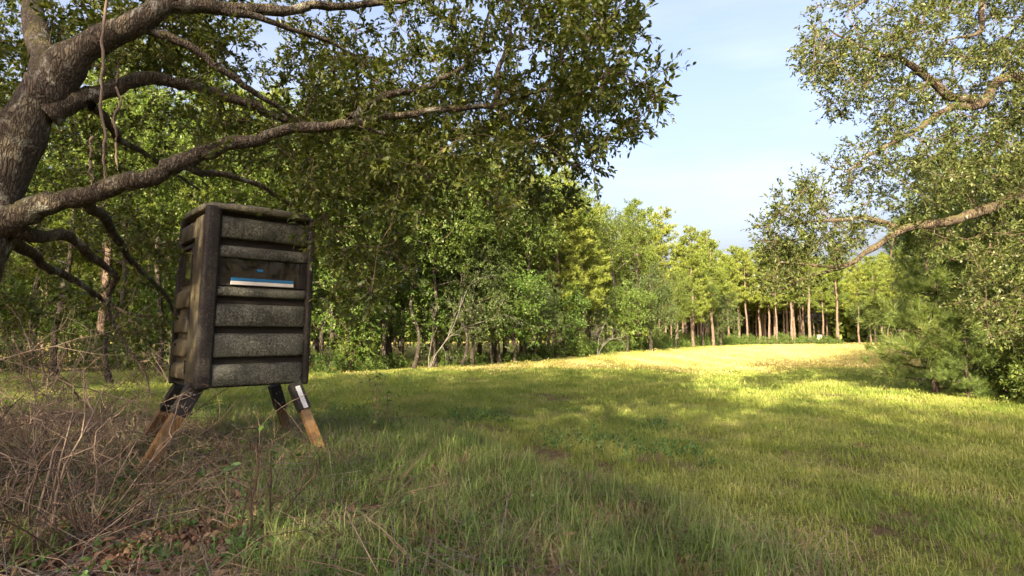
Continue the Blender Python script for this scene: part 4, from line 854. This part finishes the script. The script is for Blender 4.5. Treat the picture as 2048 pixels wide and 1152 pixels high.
M['litter'] = grass_mat('leaf_litter', [(0.1, (0.055, 0.032, 0.022)), (0.4, (0.14, 0.075, 0.048)), (0.7, (0.22, 0.14, 0.09)), (0.95, (0.40, 0.31, 0.21))], 0.1, 0.7)
def src(name, vf, mat):
    o = mk(name, vf[0], vf[1], mat); COL.objects.unlink(o); return o
def scatter(name, label, cat, sources, x, y, scl, tilt=0.12, seed=0):
    rng = np.random.default_rng(seed); n = len(x); c = bpy.data.collections.new(name + '_sources')
    for o in sources: c.objects.link(o)
    me = bpy.data.meshes.new(name); me.vertices.add(n); me.vertices.foreach_set('co', np.stack([x, y, height(x, y)], -1).astype(np.float32).ravel())
    r = np.stack([rng.normal(0, tilt, n), rng.normal(0, tilt, n), rng.uniform(0, 6.28, n)], -1)
    me.attributes.new('rot', 'FLOAT_VECTOR', 'POINT').data.foreach_set('vector', r.astype(np.float32).ravel())
    me.attributes.new('scl', 'FLOAT', 'POINT').data.foreach_set('value', np.asarray(scl, np.float32))
    me.attributes.new('idx', 'INT', 'POINT').data.foreach_set('value', rng.integers(0, len(sources), n).astype(np.int32))
    o = bpy.data.objects.new(name, me); COL.objects.link(o); tag(o, label, cat, kind='stuff')
    ng = bpy.data.node_groups.new(name, 'GeometryNodeTree'); ng.interface.new_socket('Geometry', in_out='INPUT', socket_type='NodeSocketGeometry'); ng.interface.new_socket('Geometry', in_out='OUTPUT', socket_type='NodeSocketGeometry')
    nn, ll = ng.nodes, ng.links; gi, go = nn.new('NodeGroupInput'), nn.new('NodeGroupOutput'); ip = nn.new('GeometryNodeInstanceOnPoints'); ci = nn.new('GeometryNodeCollectionInfo')
    ci.inputs['Collection'].default_value = c; ci.inputs['Separate Children'].default_value = True; ci.inputs['Reset Children'].default_value = True; ip.inputs['Pick Instance'].default_value = True
    def na(nm, ty):
        q = nn.new('GeometryNodeInputNamedAttribute'); q.data_type = ty; q.inputs['Name'].default_value = nm; return [s for s in q.outputs if s.enabled and s.name == 'Attribute'][0]
    ll.new(gi.outputs[0], ip.inputs['Points']); ll.new(ci.outputs[0], ip.inputs['Instance']); ll.new(na('rot', 'FLOAT_VECTOR'), ip.inputs['Rotation']); ll.new(na('scl', 'FLOAT'), ip.inputs['Scale']); ll.new(na('idx', 'INT'), ip.inputs['Instance Index']); ll.new(ip.outputs[0], go.inputs[0])
    md = o.modifiers.new('scatter', 'NODES'); md.node_group = ng
    return o
def pts(rng, n, y0, y1, test, k=1.0):
    y = np.sqrt(rng.uniform(y0 * y0, y1 * y1, n * 3)); x = rng.uniform(-1, 1, n * 3) * (1.0 * y + 1.5)
    ok = test(x, y); return x[ok][:n], y[ok][:n]
rng = np.random.default_rng(31)
patch = lambda x, y: np.sin(x * 1.9 + 1.1 * np.sin(y * 1.3)) * np.sin(y * 1.6 + np.sin(x * 0.8)) + 0.5 * np.sin(x * 4.1 + y * 2.3)
infield = lambda x, y: (x > np.where(y < 20.5, -30, field_left(y) - 1.0)) & (x < field_right(y) + 1.5)
lawnA = [src('lawn_tuft', blades(rng, 52, 0.17, 0.035, 0.10, 0.0055, 1.0), M['lawn']) for _ in range(5)]
lawnB = [src('lawn_patch', blades(rng, 100, 0.38, 0.04, 0.105, 0.010, 0.8), M['lawn']) for _ in range(4)]
tallA = [src('tall_tuft', blades(rng, 34, 0.15, 0.14, 0.36, 0.006, 0.9), M['tall']) for _ in range(5)]
dryA = [src('dry_tuft', blades(rng, 26, 0.17, 0.05, 0.20, 0.005, 1.6), M['dry']) for _ in range(4)]
hayA = [src('hay_patch', blades(rng, 170, 1.0, 0.03, 0.085, 0.028, 0.7), M['hay']) for _ in range(4)]
def litter_src(k):
    n = 34; p = np.stack([rng.normal(0, 0.13, n), rng.normal(0, 0.13, n), rng.uniform(0.004, 0.03, n)], -1); e = p + np.stack([rng.normal(0, 1, n), rng.normal(0, 1, n), rng.normal(0, 0.15, n)], -1) * 0.02
    return leaves_on(rng, p, e, 1, rng.choice([0.035, 0.05, 0.07]), 0.024, six=True, spread=0.6)
litA = [src('litter_patch', litter_src(k), M['litter']) for k in range(5)]
weedA = []
for k in range(4):
    n = 6; s_ = np.stack([rng.normal(0, 0.06, n), rng.normal(0, 0.06, n), np.zeros(n)], -1); e_ = s_ + np.stack([rng.normal(0, 0.05, n), rng.normal(0, 0.05, n), rng.uniform(0.06, 0.16, n)], -1)
    weedA.append(src('weed_tuft', leaves_on(rng, s_, e_, 6, 0.045, 0.02, six=True, spread=1.2), M['weed_leaf']))
track = lambda x, y: np.abs(x - (0.9 + 0.46 * y)) < 0.35
x, y = pts(rng, 9500, 2.6, 12.5, lambda x, y: (x > zone_b(y) + 0.9 + 0.9 * patch(x, y) + rng.normal(0, 0.4, len(x))) & ((x > -5) | (rng.uniform(0, 1, len(x)) < 0.35)) & infield(x, y) & (patch(x, y) > np.where(x < 2.0, -0.75, -1.1) + rng.normal(0, 0.3, len(x))) & ~(track(x, y) & (y < 8) & (patch(x * 2, y * 2) > 0.1) & (rng.uniform(0, 1, len(x)) < 0.75)))
scatter('grass', 'short green clearing grass', 'grass', lawnA, x, y, rng.uniform(0.6, 1.25, len(x)), seed=1)
x, y = pts(rng, 8000, 12, 23, lambda x, y: infield(x, y) & (patch(x * 0.5, y * 0.5) > -1.0) & ((x > -5.5) | (rng.uniform(0, 1, len(x)) < 0.3)))
scatter('grass', 'green grass across the shaded middle of the clearing', 'grass', lawnB, x, y, rng.uniform(0.7, 1.3, len(x)), seed=2)
x, y = pts(rng, 11500, 19.5, 104, lambda x, y: infield(x, y) & (y > 21.5 + 1.5 * patch(x * 0.4, y * 0.4)) & (x > field_left(y) + 2.5 + 0.06 * y + 1.5 * patch(x * 0.3, y * 0.3)))
xe, ye = pts(rng, 2600, 25, 90, lambda x, y: infield(x, y) & (x < field_left(y) + 4 + 0.06 * y))
scatter('grass', 'rough green grass along the foot of the wood', 'grass', lawnB, xe, ye, rng.uniform(0.8, 1.5, len(xe)), seed=12)
scatter('grass', 'mown yellow grass of the sunlit far field', 'grass', hayA, x, y, rng.uniform(0.7, 1.3, len(x)), seed=3)
x, y = pts(rng, 3000, 2.7, 12, lambda x, y: (x > zone_b(y) - 0.6) & (x < zone_b(y) + 2.2 + 0.9 * patch(x, y)) & (x > -7) & infield(x, y))
scatter('grass', 'long wispy grass along the edge of the brush', 'grass', tallA, x, y, rng.uniform(0.5, 1.15, len(x)), seed=4)
x, y = pts(rng, 1500, 2.7, 21, lambda x, y: infield(x, y) & (x < np.where(y > 8, -2.5, zone_b(y))) & (patch(x, y) > -0.1))
scatter('grass', 'thin green tufts in the litter and glade behind the blind', 'grass', tallA, x, y, rng.uniform(0.4, 1.0, len(x)), seed=5)
x, y = pts(rng, 4200, 2.7, 9.5, lambda x, y: (x < zone_b(y) + 1.2 + 0.8 * patch(x, y)))
scatter('leaf_litter', 'red-brown dead leaves under the oak', 'leaf litter', litA, x, y, rng.uniform(0.7, 1.3, len(x)), 0.08, seed=6)
x, y = pts(rng, 2300, 2.7, 10, lambda x, y: (x < zone_b(y) + 2.4 + 1.2 * patch(x, y)) & ((x > zone_b(y) - 0.8) | (patch(x + 5, y) > 0.35)))
scatter('dry_grass', 'dead tan grass mixed with the litter', 'dry grass', dryA, x, y, rng.uniform(0.6, 1.3, len(x)), 0.25, seed=7)
x, y = pts(rng, 700, 2.7, 11, lambda x, y: infield(x, y) & (x < 2.5) & (patch(x * 0.7 + 3, y * 0.7) > 0.2))
scatter('weeds', 'small leafy weeds in the grass', 'weeds', weedA, x, y, rng.uniform(0.5, 1.2, len(x)), 0.2, seed=8)
x, y = pts(rng, 700, 2.7, 14, lambda x, y: infield(x, y) & (x > zone_b(y) + 1.5))
scatter('dry_grass', 'thin pale straws among the green clearing grass', 'dry grass', dryA, x, y, rng.uniform(0.4, 0.9, len(x)), 0.25, seed=9)
x, y = pts(rng, 800, 2.7, 16, lambda x, y: infield(x, y) & (x > zone_b(y) + 2.2) & (patch(x * 1.3, y * 1.3) > 0.1))
scatter('grass', 'longer tufts standing in the clearing grass', 'grass', [src('long_tuft', blades(rng, 30, 0.12, 0.10, 0.24, 0.006, 0.8), M['lawn']) for _ in range(3)], x, y, rng.uniform(0.6, 1.1, len(x)), seed=10)
def stick_src():
    g = Geo()
    for _ in range(9):
        a = rng.uniform(0, 6.28); p = np.array([rng.normal(0, 0.15), rng.normal(0, 0.15), rng.uniform(0.0, 0.05)]); d = np.array([math.cos(a), math.sin(a), rng.uniform(0.0, 0.5)]); ln = rng.uniform(0.15, 0.55)
        q = np.array([p, p + d * ln * 0.5 + [0, 0, 0.03], p + d * ln + rng.normal(0, 0.05, 3)]); rr = rng.uniform(0.0018, 0.0045); g.tube(q, [rr, rr * 0.8, rr * 0.4], 3)
    return g.out()
x, y = pts(rng, 600, 2.7, 9, lambda x, y: (x < zone_b(y) + 0.8 + 0.6 * patch(x, y)))
scatter('twig_litter', 'thin dead sticks strewn through the brush under the oak', 'sticks', [src('stick_patch', stick_src(), M[('dry_twig', 'twig', 'dead_wood')[k % 3]]) for k in range(6)], x, y, rng.uniform(0.7, 1.4, len(x)), 0.2, seed=11)
x, y = pts(rng, 520, 2.7, 8, lambda x, y: (x < zone_b(y) + 0.5))
scatter('weeds', 'green weeds sprouting through the brush under the oak', 'weeds', weedA + tallA[:2], x, y, rng.uniform(0.6, 1.2, len(x)), 0.2, seed=13)
